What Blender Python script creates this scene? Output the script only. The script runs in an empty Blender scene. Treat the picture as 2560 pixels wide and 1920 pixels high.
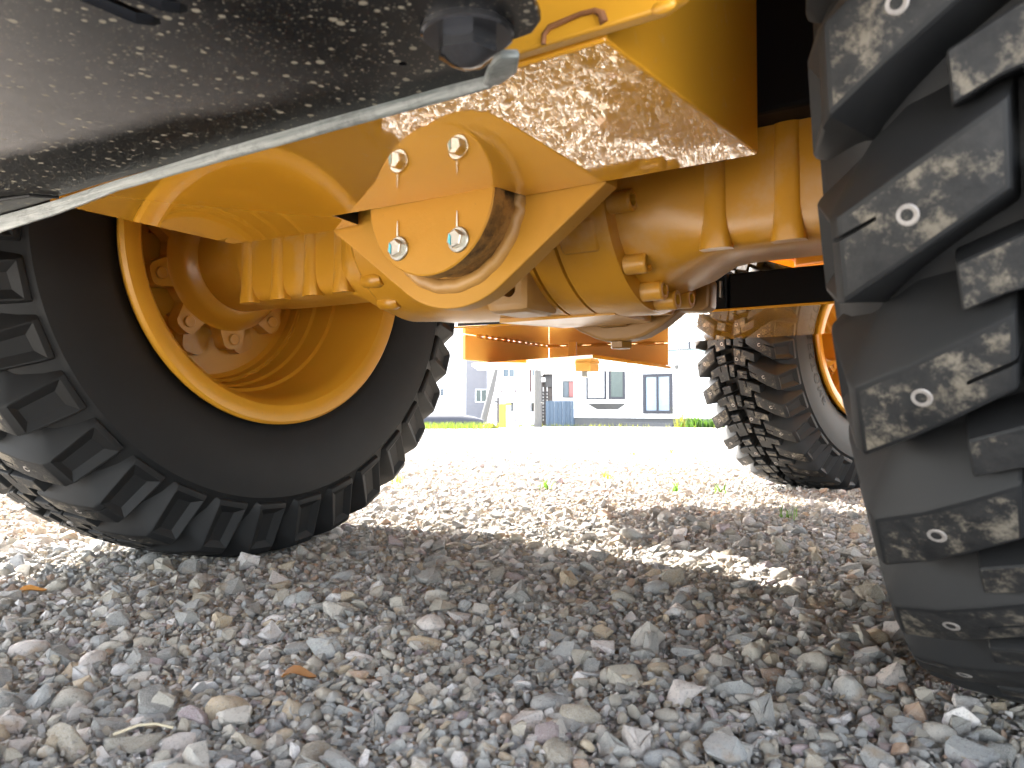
import bpy, bmesh, math, random
import numpy as np
from mathutils import Vector, Matrix, Euler

R = math.radians
PI = math.pi
C = bpy.context.scene.collection
S = bpy.context.scene
random.seed(7)
rng = np.random.default_rng(11)

# ------------------------------------------------------------------ camera
YAW, PITCH, EYE = R(34.2), R(1.73), 0.31
cd = bpy.data.cameras.new('camera')
cam = bpy.data.objects.new('camera', cd)
C.objects.link(cam)
cam.location = (0, 0, EYE)
cam.rotation_euler = Euler((PI / 2 + PITCH, 0, YAW), 'XYZ')
cd.sensor_width = 36
cd.lens = 1981 / 2560 * 36
cd.clip_start, cd.clip_end = 0.02, 800
cd.dof.use_dof = True
cd.dof.focus_distance = 1.9
cd.dof.aperture_fstop = 13.0
S.camera = cam

# ------------------------------------------------------------------ sky, sun, exposure
SUN_EL, SUN_AZ = R(35), R(-70)          # azimuth clockwise from +Y
w = bpy.data.worlds.new('World')
S.world = w
w.use_nodes = True
wn = w.node_tree
bg = wn.nodes['Background']
sky = wn.nodes.new('ShaderNodeTexSky')
sky.sky_type = 'NISHITA'
sky.sun_disc = False
sky.sun_elevation = SUN_EL
sky.sun_rotation = SUN_AZ % (2 * PI)
sky.air_density, sky.dust_density, sky.ozone_density = 1.0, 1.6, 1.0
hs = wn.nodes.new('ShaderNodeHueSaturation')
hs.inputs['Saturation'].default_value = .42          # thin veil of cloud
wn.links.new(sky.outputs[0], hs.inputs['Color'])
wn.links.new(hs.outputs[0], bg.inputs[0])
bg.inputs[1].default_value = 0.15
sl = bpy.data.lights.new('sun', 'SUN')
sl.energy, sl.angle, sl.color = 4.2, R(0.5), (1.0, 0.95, 0.87)
sun = bpy.data.objects.new('sun', sl)
C.objects.link(sun)
sdir = Vector((math.sin(SUN_AZ) * math.cos(SUN_EL), math.cos(SUN_AZ) * math.cos(SUN_EL), math.sin(SUN_EL)))
sun.rotation_euler = sdir.to_track_quat('Z', 'Y').to_euler()
sun.location = sdir * 30
S.view_settings.view_transform = 'Standard'
S.view_settings.look = 'None'
S.view_settings.gamma = 1
S.view_settings.use_curve_mapping = False
S.view_settings.exposure = 3.6
S.render.engine = 'CYCLES'
S.cycles.use_denoising = True
S.cycles.max_bounces = 8
S.cycles.diffuse_bounces = 5
S.cycles.glossy_bounces = 4
S.cycles.caustics_reflective = False
S.cycles.caustics_refractive = False
S.cycles.sample_clamp_indirect = 8


# ------------------------------------------------------------------ materials
class NT:
    """small helper round a material's node tree"""
    def __init__(s, name):
        s.m = bpy.data.materials.new(name)
        s.m.use_nodes = True
        s.t = s.m.node_tree
        s.b = s.t.nodes['Principled BSDF']
        s.tc = s.t.nodes.new('ShaderNodeTexCoord')

    def n(s, typ, **kw):
        nd = s.t.nodes.new(typ)
        for k, v in kw.items():
            setattr(nd, k, v)
        return nd

    def l(s, a, b):
        s.t.links.new(a, b)

    def mapping(s, scale=(1, 1, 1), src=None, loc=(0, 0, 0)):
        mp = s.n('ShaderNodeMapping')
        mp.inputs['Scale'].default_value = scale
        mp.inputs['Location'].default_value = loc
        s.l(src or s.tc.outputs['Object'], mp.inputs['Vector'])
        return mp.outputs[0]

    def noise(s, scale, detail=4, rough=.55, vec=None, dist=0):
        nd = s.n('ShaderNodeTexNoise')
        nd.inputs['Scale'].default_value = scale
        nd.inputs['Detail'].default_value = detail
        nd.inputs['Roughness'].default_value = rough
        nd.inputs['Distortion'].default_value = dist
        s.l(vec or s.tc.outputs['Object'], nd.inputs['Vector'])
        return nd.outputs['Fac']

    def vor(s, scale, feature='F1', vec=None, out='Distance', rnd=1.0):
        nd = s.n('ShaderNodeTexVoronoi')
        nd.feature = feature
        nd.inputs['Scale'].default_value = scale
        nd.inputs['Randomness'].default_value = rnd
        s.l(vec or s.tc.outputs['Object'], nd.inputs['Vector'])
        return nd.outputs[out]

    def ramp(s, fac, stops, interp='LINEAR'):
        nd = s.n('ShaderNodeValToRGB')
        cr = nd.color_ramp
        cr.interpolation = interp
        while len(cr.elements) < len(stops):
            cr.elements.new(0.5)
        for e, (p, c) in zip(cr.elements, stops):
            e.position = p
            e.color = (*c, 1) if len(c) == 3 else c
        s.l(fac, nd.inputs[0])
        return nd.outputs[0]

    def bw(s, fac, a, b):
        return s.ramp(fac, [(a, (0, 0, 0)), (b, (1, 1, 1))])

    def mix(s, fac, a, b, mode='MIX'):
        nd = s.n('ShaderNodeMix', data_type='RGBA', blend_type=mode)
        if isinstance(fac, (int, float)):
            nd.inputs[0].default_value = fac
        else:
            s.l(fac, nd.inputs[0])
        for i, v in ((6, a), (7, b)):
            if isinstance(v, tuple):
                nd.inputs[i].default_value = (*v, 1)
            else:
                s.l(v, nd.inputs[i])
        return nd.outputs[2]

    def math(s, op, a, b=None):
        nd = s.n('ShaderNodeMath', operation=op)
        for i, v in ((0, a), (1, b)):
            if v is None:
                continue
            if isinstance(v, (int, float)):
                nd.inputs[i].default_value = v
            else:
                s.l(v, nd.inputs[i])
        return nd.outputs[0]

    def bump(s, h, strength=.3, dist=.01, prev=None):
        nd = s.n('ShaderNodeBump')
        nd.inputs['Strength'].default_value = strength
        nd.inputs['Distance'].default_value = dist
        s.l(h, nd.inputs['Height'])
        if prev is not None:
            s.l(prev, nd.inputs['Normal'])
        s.l(nd.outputs[0], s.b.inputs['Normal'])
        return nd.outputs[0]

    def set(s, **kw):
        for k, v in kw.items():
            i = s.b.inputs[k.replace('_', ' ')]
            if isinstance(v, tuple):
                i.default_value = (*v, 1)
            elif isinstance(v, (int, float)):
                i.default_value = v
            else:
                s.l(v, i)
        return s


YEL = (0.62, 0.33, 0.035)
DUST = (0.50, 0.42, 0.33)


def yellow_cast():
    k = NT('yellow cast paint')
    d = k.bw(k.noise(9, 6, .65), .52, .78)
    v = k.noise(2.2, 3)
    base = k.mix(v, (0.43, 0.200, 0.015), (0.52, 0.250, 0.022))
    fine = k.bw(k.noise(90, 3), .62, .80)
    col = k.mix(k.math('MULTIPLY', d, .38), base, DUST)
    col = k.mix(k.math('MULTIPLY', fine, .12), col, (0.13, 0.08, 0.03))
    k.set(Base_Color=col, Roughness=k.math('ADD', k.math('MULTIPLY', d, .25), .28))
    p = k.bump(k.noise(120, 2), .10, .002)
    k.bump(k.noise(24, 3), .10, .004, p)
    return k.m


def yellow_smooth(rough=.3, name='yellow smooth paint'):
    k = NT(name)
    v = k.noise(3, 3)
    base = k.mix(v, (0.54, 0.255, 0.018), (0.60, 0.292, 0.025))
    spk = k.bw(k.noise(160, 2, .5), .68, .78)
    col = k.mix(k.math('MULTIPLY', spk, .3), base, (0.35, 0.2, 0.08))
    k.set(Base_Color=col, Roughness=rough)
    k.bump(k.noise(60, 2), .03, .001)
    return k.m


def yellow_mirror():
    """clean gloss paint of the tank underside"""
    k = NT('yellow gloss paint')
    v = k.noise(4, 3)
    base = k.mix(v, (0.68, 0.315, 0.022), (0.74, 0.35, 0.028))
    d = k.bw(k.noise(45, 5, .7), .60, .85)
    sc = k.bw(k.noise(40, 4, .6, k.mapping((1, 14, 1))), .66, .8)
    col = k.mix(k.math('MULTIPLY', d, .25), base, DUST)
    col = k.mix(k.math('MULTIPLY', sc, .18), col, (0.7, 0.5, 0.25))
    k.set(Base_Color=col, Roughness=k.math('ADD', k.math('MULTIPLY', d, .06), .025), IOR=1.55,
          Coat_Weight=1.0, Coat_Roughness=.02, Coat_IOR=1.6)
    pass
    return k.m


def yellow_dirty():
    """trunnion support: grease and dust towards its lower rim"""
    k = NT('yellow greasy paint')
    base = k.mix(k.noise(5, 3), (0.38, 0.182, 0.015), (0.44, 0.215, 0.022))
    sep = k.n('ShaderNodeSeparateXYZ')
    k.l(k.tc.outputs['Object'], sep.inputs[0])
    low = k.math('ADD', k.math('MULTIPLY', sep.outputs[2], -9.0), k.math('MULTIPLY', k.noise(26, 6, .75), 1.1))
    low = k.bw(low, 1.05, 1.80)
    g = k.bw(k.noise(60, 5, .7), .42, .62)
    brown = k.mix(g, (0.19, 0.105, 0.042), (0.075, 0.042, 0.02))
    col = k.mix(k.math('MULTIPLY', low, .85), base, brown)
    black = k.math('MULTIPLY', k.bw(k.noise(22, 6, .7), .58, .68), low)
    col = k.mix(black, col, (0.03, 0.022, 0.016))
    spk = k.bw(k.noise(140, 2), .70, .78)
    col = k.mix(k.math('MULTIPLY', spk, .5), col, (0.12, 0.06, 0.02))
    k.set(Base_Color=col, Roughness=k.math('ADD', k.math('MULTIPLY', low, .3), .48))
    k.b.inputs['Specular IOR Level'].default_value = .3
    k.bump(k.noise(80, 4), .12, .003)
    return k.m


def grease_metal():
    k = NT('greasy brown weld')
    g = k.bw(k.noise(25, 6, .7), .40, .62)
    col = k.mix(g, (0.34, 0.19, 0.06), (0.07, 0.04, 0.02))
    k.set(Base_Color=col, Roughness=.5)
    k.bump(k.noise(55, 4), .4, .006)
    return k.m


def rubber(name, dirt):
    k = NT(name)
    oi = k.n('ShaderNodeObjectInfo')
    add = k.n('ShaderNodeVectorMath', operation='ADD')
    sc = k.n('ShaderNodeVectorMath', operation='SCALE')
    comb = k.n('ShaderNodeCombineXYZ')
    for i in range(3):
        k.l(oi.outputs['Random'], comb.inputs[i])
    k.l(comb.outputs[0], sc.inputs[0])
    sc.inputs['Scale'].default_value = 37.0
    k.l(k.tc.outputs['Object'], add.inputs[0])
    k.l(sc.outputs[0], add.inputs[1])
    vec = add.outputs[0]
    base = k.mix(k.noise(12, 4, .6, vec), (0.0055, 0.0057, 0.0062), (0.0125, 0.0128, 0.0135))
    if dirt:
        a = k.noise(42, 7, .78, vec, .15)
        big = k.noise(13, 3, .6, vec)
        f = k.bw(k.math('ADD', k.math('MULTIPLY', a, .75), k.math('MULTIPLY', big, .35)), .565, .66)
        film = k.bw(k.noise(60, 5, .7, vec), .35, .75)
        col = k.mix(k.math('MULTIPLY', film, .45), base, (0.045, 0.043, 0.041))
        col = k.mix(k.math('MULTIPLY', f, dirt), col, k.mix(k.noise(50, 3, .6, vec), (0.13, 0.11, 0.08), (0.28, 0.245, 0.195)))
        k.set(Base_Color=col, Roughness=.62)
        k.bump(k.noise(70, 5, .7, vec), .25, .004)
    else:
        f = k.bw(k.noise(30, 6, .75, vec), .60, .80)
        col = k.mix(k.math('MULTIPLY', f, .35), base, (0.024, 0.023, 0.022))
        k.set(Base_Color=col, Roughness=.6)
        k.bump(k.noise(90, 3, .6, vec), .06, .002)
    k.b.inputs['Specular IOR Level'].default_value = .30
    return k.m


def black_splash():
    k = NT('black paint with mud splashes')
    vec = k.mapping((1, 1, 1))
    wob = k.n('ShaderNodeVectorMath', operation='ADD')
    nz = k.n('ShaderNodeTexNoise')
    nz.inputs['Scale'].default_value = 60
    nz.inputs['Detail'].default_value = 2
    k.l(vec, nz.inputs['Vector'])
    scl = k.n('ShaderNodeVectorMath', operation='SCALE')
    scl.inputs['Scale'].default_value = .0022
    k.l(nz.outputs['Color'], scl.inputs[0])
    k.l(vec, wob.inputs[0])
    k.l(scl.outputs[0], wob.inputs[1])
    v = wob.outputs[0]

    def spots(scale, lo, hi):
        vd = k.n('ShaderNodeTexVoronoi')
        vd.inputs['Scale'].default_value = scale
        k.l(v, vd.inputs['Vector'])
        sp = k.n('ShaderNodeSeparateColor')
        k.l(vd.outputs['Color'], sp.inputs[0])
        rad = k.math('MULTIPLY', k.math('POWER', sp.outputs[0], 3.0), hi)
        rad = k.math('ADD', rad, lo)
        dd = k.math('SUBTRACT', rad, vd.outputs['Distance'])
        return k.bw(dd, 0.0, .05)
    m = k.math('MAXIMUM', spots(120, .03, .40), k.math('MULTIPLY', spots(260, .00, .38), .7))
    m = k.math('MAXIMUM', m, k.math('MULTIPLY', spots(60, -.20, .40), .8))
    m = k.math('MAXIMUM', m, k.math('MULTIPLY', spots(420, .02, .42), .45))
    film = k.bw(k.noise(7, 5, .6), .45, .75)
    sep = k.n('ShaderNodeSeparateXYZ')
    k.l(k.tc.outputs['Object'], sep.inputs[0])
    e1 = k.math('ADD', k.math('MULTIPLY', sep.outputs[0], .165), .1535)
    e1 = k.math('SUBTRACT', e1, sep.outputs[1])
    e1 = k.math('ADD', e1, k.math('MULTIPLY', k.math('SUBTRACT', k.noise(9, 3), .5), .03))
    dust = k.math('MULTIPLY', k.bw(e1, -.012, .030), k.ramp(k.math('ADD', k.math('MULTIPLY', sep.outputs[0], -1.0), .0), [(.0, (0, 0, 0)), (1, (1, 1, 1))]))
    rx_ = k.bw(k.math('MULTIPLY', k.math('SUBTRACT', sep.outputs[0], .36), -1.0), 0.0, .42)
    dust = k.math('MULTIPLY', k.bw(e1, -.006, .030), rx_)
    base = k.mix(k.math('MULTIPLY', film, .35), (0.006, 0.006, 0.0065), (0.016, 0.0155, 0.015))
    base = k.mix(k.math('MULTIPLY', dust, k.math('ADD', k.math('MULTIPLY', k.noise(30, 5, .7), .35), .55)), base, (0.30, 0.285, 0.28))
    col = k.mix(k.math('MULTIPLY', m, .85), base, (0.30, 0.27, 0.21))
    k.set(Base_Color=col, Roughness=k.math('ADD', k.math('MULTIPLY', m, .4), .32))
    k.b.inputs['Specular IOR Level'].default_value = .22
    k.bump(m, .2, .002)
    return k.m


def plain(name, col, rough=.5, metal=0.0, nz=None, bump=0.0, bscale=60):
    k = NT(name)
    if nz:
        k.set(Base_Color=k.mix(k.noise(nz[0], 5, .6), col, nz[1]))
    else:
        k.set(Base_Color=col)
    k.set(Roughness=rough, Metallic=metal)
    if bump:
        k.bump(k.noise(bscale, 4), bump, .004)
    return k.m


def stone_mat():
    k = NT('crushed stone')
    oi = k.n('ShaderNodeObjectInfo')
    rnd = oi.outputs['Random']
    stops = [(0.000, (0.31, 0.30, 0.28)), (0.10, (0.20, 0.20, 0.19)), (0.19, (0.37, 0.33, 0.27)),
             (0.29, (0.45, 0.41, 0.36)), (0.38, (0.25, 0.25, 0.245)), (0.47, (0.32, 0.27, 0.20)),
             (0.56, (0.28, 0.285, 0.285)), (0.64, (0.48, 0.42, 0.385)), (0.71, (0.33, 0.295, 0.235)),
             (0.78, (0.60, 0.55, 0.52)), (0.83, (0.40, 0.30, 0.185)), (0.88, (0.23, 0.225, 0.215)),
             (0.925, (0.66, 0.62, 0.60)), (0.95, (0.27, 0.20, 0.21)), (0.975, (0.34, 0.20, 0.12))]
    base = k.ramp(rnd, stops, 'CONSTANT')
    wn_ = k.n('ShaderNodeTexWhiteNoise', noise_dimensions='1D')
    k.l(k.math('MULTIPLY', rnd, 917.3), wn_.inputs['W'])
    comb = k.n('ShaderNodeVectorMath', operation='SCALE')
    k.l(wn_.outputs['Color'], comb.inputs[0])
    comb.inputs['Scale'].default_value = 40
    add = k.n('ShaderNodeVectorMath', operation='ADD')
    k.l(k.tc.outputs['Object'], add.inputs[0])
    k.l(comb.outputs[0], add.inputs[1])
    vec = add.outputs[0]
    br = k.math('ADD', k.math('MULTIPLY', wn_.outputs['Value'], .45), .86)
    sc = k.n('ShaderNodeVectorMath', operation='SCALE')
    k.l(base, sc.inputs[0])
    k.l(br, sc.inputs['Scale'])
    col = sc.outputs[0]
    g1 = k.bw(k.noise(3.2, 6, .75, vec), .42, .66)
    col = k.mix(k.math('MULTIPLY', g1, .5), col, k.mix(.5, col, (0.62, 0.55, 0.46)))
    spk = k.bw(k.noise(15, 6, .85, vec), .53, .62)
    col = k.mix(k.math('MULTIPLY', spk, .70), col, (0.115, 0.11, 0.105))
    grit = k.bw(k.noise(48, 3, .7, vec), .40, .60)
    col = k.mix(k.math('MULTIPLY', grit, .38), col, (0.60, 0.57, 0.52))
    wsp = k.bw(k.noise(9, 4, .8, k.mapping((1.3, 1, 1), vec, (5, 2, 1))), .60, .70)
    col = k.mix(k.math('MULTIPLY', wsp, .45), col, (0.62, 0.59, 0.56))
    rust = k.math('MULTIPLY', k.bw(k.noise(1.1, 3, .6, k.mapping((1, 1, 1), vec, (9, 4, 2))), .60, .70), .4)
    col = k.mix(rust, col, (0.40, 0.24, 0.10))
    k.set(Base_Color=col, Roughness=.85)
    k.b.inputs['Specular IOR Level'].default_value = .25
    p = k.bump(k.noise(9, 8, .8, vec), .5, .08)
    k.bump(k.noise(34, 5, .8, vec), .45, .03, p)
    return k.m


def ground_mat():
    k = NT('gravel bed')
    pos = k.n('ShaderNodeNewGeometry').outputs['Position']
    c1 = k.vor(95, 'F1', pos, 'Color')
    c2 = k.vor(38, 'F1', pos, 'Color')
    sp = k.n('ShaderNodeSeparateColor')
    k.l(c1, sp.inputs[0])
    sp2 = k.n('ShaderNodeSeparateColor')
    k.l(c2, sp2.inputs[0])
    st = [(0.0, (0.30, 0.30, 0.29)), (.2, (0.50, 0.46, 0.41)), (.4, (0.41, 0.40, 0.39)), (.55, (0.56, 0.53, 0.49)),
          (.7, (0.43, 0.37, 0.30)), (.85, (0.64, 0.61, 0.58)), (.95, (0.46, 0.34, 0.21))]
    a = k.ramp(sp.outputs[0], st, 'CONSTANT')
    b = k.ramp(sp2.outputs[0], st, 'CONSTANT')
    col = k.mix(.5, a, b)
    col = k.mix(k.math('MULTIPLY', k.bw(k.noise(.35, 4, .6, pos), .52, .7), .25), col, (0.22, 0.23, 0.10))
    k.set(Base_Color=col, Roughness=.9)
    p = k.bump(k.vor(95, 'F1', pos), .8, .006)
    k.bump(k.vor(38, 'F1', pos), .6, .012, p)
    return k.m


M = {}
M['cast'] = yellow_cast()
M['castshade'] = plain('yellow casting with shade', (0.30, 0.145, 0.02), .42, 0, (14, (0.20, 0.105, 0.03)), .15, 70)  # cast yellow darkened, shade behind the axle put into the colour
M['smooth'] = yellow_smooth()
M['mirror'] = yellow_mirror()
M['dirty'] = yellow_dirty()
M['grease'] = grease_metal()
M['dirtyring'] = plain('dirty yellow weld', (0.46, 0.25, 0.06), .45, 0, (14, (0.26, 0.14, 0.05)), .3, 50)
M['rubber'] = rubber('black rubber', 0)
M['tread'] = rubber('worn dusty tread rubber', .62)
M['splash'] = black_splash()
def worn_edge():
    k = NT('worn pale edge')
    a_ = k.bw(k.noise(5, 5, .7, k.mapping((1, 9, 22))), .38, .66)
    b_ = k.bw(k.noise(26, 5, .75), .50, .64)
    col = k.mix(a_, (0.28, 0.29, 0.275), (0.09, 0.105, 0.10))
    col = k.mix(k.math('MULTIPLY', b_, .5), col, (0.05, 0.055, 0.055))
    k.set(Base_Color=col, Roughness=.5)
    k.bump(a_, .4, .002)
    return k.m


M['edge'] = worn_edge()
M['bounce_yellow'] = plain('yellow paint with bounce light', (0.82, 0.52, 0.14), .45, 0, (6, (0.78, 0.46, 0.10)))  # same yellow made paler, ground bounce light put into the colour
M['black'] = plain('black satin paint', (0.005, 0.005, 0.0055), .55)
M['black'].node_tree.nodes['Principled BSDF'].inputs['Specular IOR Level'].default_value = .15
M['steel'] = plain('zinc plated steel', (0.55, 0.54, 0.50), .32, 1.0, (60, (0.38, 0.37, 0.33)), .1, 200)
M['chrome'] = plain('blackened bolt', (0.16, 0.16, 0.17), .14, .9)
M['marker_blue'] = plain('blue paint mark', (0.10, 0.50, 0.60), .5)
M['marker_white'] = plain('white paint mark', (0.75, 0.75, 0.70), .5)
M['stud'] = plain('tyre stud metal', (0.34, 0.325, 0.31), .45, .2, (300, (0.15, 0.12, 0.10)))
M['hole'] = plain('stud core', (0.02, 0.02, 0.02), .5, .3)
M['rust'] = plain('rusty weld', (0.10, 0.035, 0.015), .7, 0, (40, (0.30, 0.12, 0.03)), .4)
M['stone'] = stone_mat()
M['ground'] = ground_mat()


# ------------------------------------------------------------------ mesh helpers
def finish(me, ang=20):
    me.polygons.foreach_set('use_smooth', [True] * len(me.polygons))
    me.set_sharp_from_angle(angle=R(ang))
    me.update()
    return me


def mesh(name, bm, mats, ang=20):
    bmesh.ops.recalc_face_normals(bm, faces=bm.faces)
    me = bpy.data.meshes.new(name)
    bm.to_mesh(me)
    bm.free()
    for m in (mats if isinstance(mats, (list, tuple)) else [mats]):
        me.materials.append(M[m] if isinstance(m, str) else m)
    return finish(me, ang)


def link(name, me, parent=None, loc=(0, 0, 0), rot=(0, 0, 0)):
    o = bpy.data.objects.new(name, me)
    C.objects.link(o)
    o.parent = parent
    o.location = loc
    o.rotation_euler = rot
    return o


def obj(name, bm, mats, parent=None, loc=(0, 0, 0), rot=(0, 0, 0), ang=20):
    return link(name, mesh(name, bm, mats, ang), parent, loc, rot)


def empty(name, loc=(0, 0, 0), rz=0, parent=None):
    o = bpy.data.objects.new(name, None)
    o.empty_display_size = .1
    C.objects.link(o)
    o.location = loc
    o.rotation_euler = (0, 0, rz)
    o.parent = parent
    return o


def tag(o, label=None, cat=None, group=None, kind=None):
    for k, v in (('label', label), ('category', cat), ('group', group), ('kind', kind)):
        if v:
            o[k] = v
    return o


def bevel(bm, off, seg=2, ang=25):
    es = [e for e in bm.edges if len(e.link_faces) == 2 and e.calc_face_angle(0) > R(ang)]
    if es and off > 0:
        bmesh.ops.bevel(bm, geom=es, offset=off, segments=seg, profile=.5, affect='EDGES', clamp_overlap=True)
    return bm


def prism(poly, a, b, axis='z', bev=0.0, seg=2, bm=None, mat=0):
    """polygon extruded from a to b along axis; poly gives the other two coordinates in order"""
    own = bm is None
    if own:
        bm = bmesh.new()

    def P(u, v, t):
        return {'z': (u, v, t), 'y': (u, t, v), 'x': (t, u, v)}[axis]
    lo = [bm.verts.new(P(u, v, a)) for u, v in poly]
    hi = [bm.verts.new(P(u, v, b)) for u, v in poly]
    n = len(poly)
    fs = [bm.faces.new(lo), bm.faces.new(list(reversed(hi)))]
    for i in range(n):
        fs.append(bm.faces.new((lo[i], hi[i], hi[(i + 1) % n], lo[(i + 1) % n])))
    for f in fs:
        f.material_index = mat
    if bev and own:
        bmesh.ops.recalc_face_normals(bm, faces=bm.faces)
        bevel(bm, bev, seg)
    return bm


def box(x0, x1, y0, y1, z0, z1, bev=0.0, bm=None, seg=2, mat=0):
    return prism([(x0, y0), (x1, y0), (x1, y1), (x0, y1)], z0, z1, 'z', bev, seg, bm, mat)


def lathe(prof, n=48, axis='x', bm=None, c=(0, 0, 0), close=False, mat=0, a0=0.0):
    """profile [(t, r)] turned about an axis through c"""
    if bm is None:
        bm = bmesh.new()
    rings = []
    for t, r in prof:
        row = []
        for i in range(n):
            a = a0 + 2 * PI * i / n
            u, v = r * math.cos(a), r * math.sin(a)
            p = {'x': (t, u, v), 'y': (u, t, v), 'z': (u, v, t)}[axis]
            row.append(bm.verts.new((p[0] + c[0], p[1] + c[1], p[2] + c[2])))
        rings.append(row)
    pairs = list(zip(rings[:-1], rings[1:]))
    if close:
        pairs.append((rings[-1], rings[0]))
    for A, B in pairs:
        for i in range(n):
            f = bm.faces.new((A[i], A[(i + 1) % n], B[(i + 1) % n], B[i]))
            f.material_index = mat
    if not close:
        for row in (rings[0], rings[-1]):
            f = bm.faces.new(row)
            f.material_index = mat
    return bm


def tube(path, r, n=8, bm=None, closed=False):
    if bm is None:
        bm = bmesh.new()
    P = [Vector(p) for p in path]
    rows = []
    m = len(P)
    for i, p in enumerate(P):
        a = P[(i - 1) % m] if (closed or i > 0) else p
        b = P[(i + 1) % m] if (closed or i < m - 1) else p
        t = (b - a).normalized()
        s = t.cross(Vector((0, 0, 1)))
        if s.length < .05:
            s = t.cross(Vector((1, 0, 0)))
        s.normalize()
        u = s.cross(t)
        rr = r[i] if isinstance(r, (list, tuple)) else r
        rows.append([bm.verts.new(p + s * rr * math.cos(2 * PI * k / n) + u * rr * math.sin(2 * PI * k / n)) for k in range(n)])
    for i in range(m if closed else m - 1):
        A, B = rows[i], rows[(i + 1) % m]
        for k in range(n):
            bm.faces.new((A[k], A[(k + 1) % n], B[(k + 1) % n], B[k]))
    if not closed:
        bm.faces.new(rows[0])
        bm.faces.new(rows[-1])
    return bm


def loft(sections, bm=None, caps=True):
    """list of rings of equal length"""
    if bm is None:
        bm = bmesh.new()
    rows = [[bm.verts.new(p) for p in s] for s in sections]
    n = len(rows[0])
    for A, B in zip(rows[:-1], rows[1:]):
        for k in range(n):
            bm.faces.new((A[k], A[(k + 1) % n], B[(k + 1) % n], B[k]))
    if caps:
        bm.faces.new(rows[0])
        bm.faces.new(rows[-1])
    return bm


def cut(me, cutters):
    """real holes: subtract cutter meshes (run once per template)"""
    o = bpy.data.objects.new('tmp', me)
    C.objects.link(o)
    tmp = []
    for cm in cutters:
        c = bpy.data.objects.new('cut', cm)
        C.objects.link(c)
        tmp.append(c)
        md = o.modifiers.new('b', 'BOOLEAN')
        md.operation = 'DIFFERENCE'
        md.solver = 'EXACT'
        md.object = c
    dg = bpy.context.evaluated_depsgraph_get()
    new = bpy.data.meshes.new_from_object(o.evaluated_get(dg))
    for c in tmp + [o]:
        bpy.data.objects.remove(c)
    return finish(new)


def hexa(r, t0, t1, axis, c=(0, 0, 0), bev=.001, washer=None, dome=0, sock=0, n=6, rot=0):
    """bolt head along an axis, optional washer (r, thickness) behind it and socket in front"""
    bm = bmesh.new()
    s = 1 if t1 > t0 else -1
    prof = [(t0, r), (t1 - s * .12 * abs(t1 - t0), r), (t1, r * .86)]
    if sock:
        prof += [(t1, sock), (t1 - s * .55 * abs(t1 - t0), sock * .95)]
    elif dome:
        prof += [(t1 + s * dome * .7, r * .55), (t1 + s * dome, r * .15)]
    lathe(prof, n, axis, bm, c, a0=rot)
    if washer:
        wr, wt = washer
        lathe([(t0 - s * wt, wr), (t0 - s * wt * .2, wr), (t0 + s * .0004, wr * .94)], 28, axis, bm, c)
    return bm


# ------------------------------------------------------------------ the setting: ground
FWD = Vector((-math.sin(YAW), math.cos(YAW), 0))


def gh(x, y):
    d = x * FWD.x + y * FWD.y
    z = np.where(d < 2, 0, -(np.clip(d, 2, 45) - 2) * .0155)
    near = np.clip((9 - np.hypot(x, y)) / 6, 0, 1)
    z = z + near * (.006 * np.sin(7.3 * x + 1.3) * np.cos(6.1 * y + .4) + .004 * np.sin(17 * x + 9 * y) * np.cos(13 * y - 5 * x))
    return z


def graded(lo, hi, n, p=3.0):
    t = np.linspace(-1, 1, n)
    s = np.sign(t) * np.abs(t) ** p
    return np.where(s < 0, -s * lo, s * hi)


gx = graded(-160, 160, 190, 3.4) - .6
gy = graded(-120, 220, 190, 3.4) + 1.6
GX, GY = np.meshgrid(gx, gy)
GZ = gh(GX, GY)
verts = np.stack([GX, GY, GZ], -1).reshape(-1, 3)
nx, ny = len(gx), len(gy)
idx = np.arange(nx * ny).reshape(ny, nx)
faces = np.stack([idx[:-1, :-1], idx[:-1, 1:], idx[1:, 1:], idx[1:, :-1]], -1).reshape(-1, 4)
me = bpy.data.meshes.new('ground')
me.from_pydata(verts.tolist(), [], faces.tolist())
me.materials.append(M['ground'])
ground = link('ground', finish(me, 80))
tag(ground, 'grey gravel yard sloping gently down to the houses', None, None, 'structure')

# ------------------------------------------------------------------ wheel loader
loader = empty('wheel_loader', (-.721, 1.085, 0))
tag(loader, 'yellow wheel loader seen from beneath with four studded black tyres', 'wheel loader')
OFF = Vector(loader.location)


def part(name, bm, mats, parent=None, ang=20):
    """a part built in world coordinates, its origin at the loader's own"""
    bmesh.ops.translate(bm, verts=bm.verts, vec=-OFF)
    return obj(name, bm, mats, parent or loader, ang=ang)


def part_at(name, bm, mats, origin, parent=None, ang=20):
    """a part built in world coordinates with its own origin"""
    o = Vector(origin)
    bmesh.ops.translate(bm, verts=bm.verts, vec=-o)
    p = parent or loader
    base = OFF if p is loader else OFF + p.location
    return obj(name, bm, mats, p, loc=o - base, ang=ang)


# ---- wheels: template parts in wheel space (axle = X, +X the inboard side of the left wheels)
NP = 34
TW = .165


def crown(x):
    return .628 - .016 * (x / TW) ** 2


def at(x, r, a):
    return Vector((x, -r * math.cos(a), r * math.sin(a)))


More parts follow.
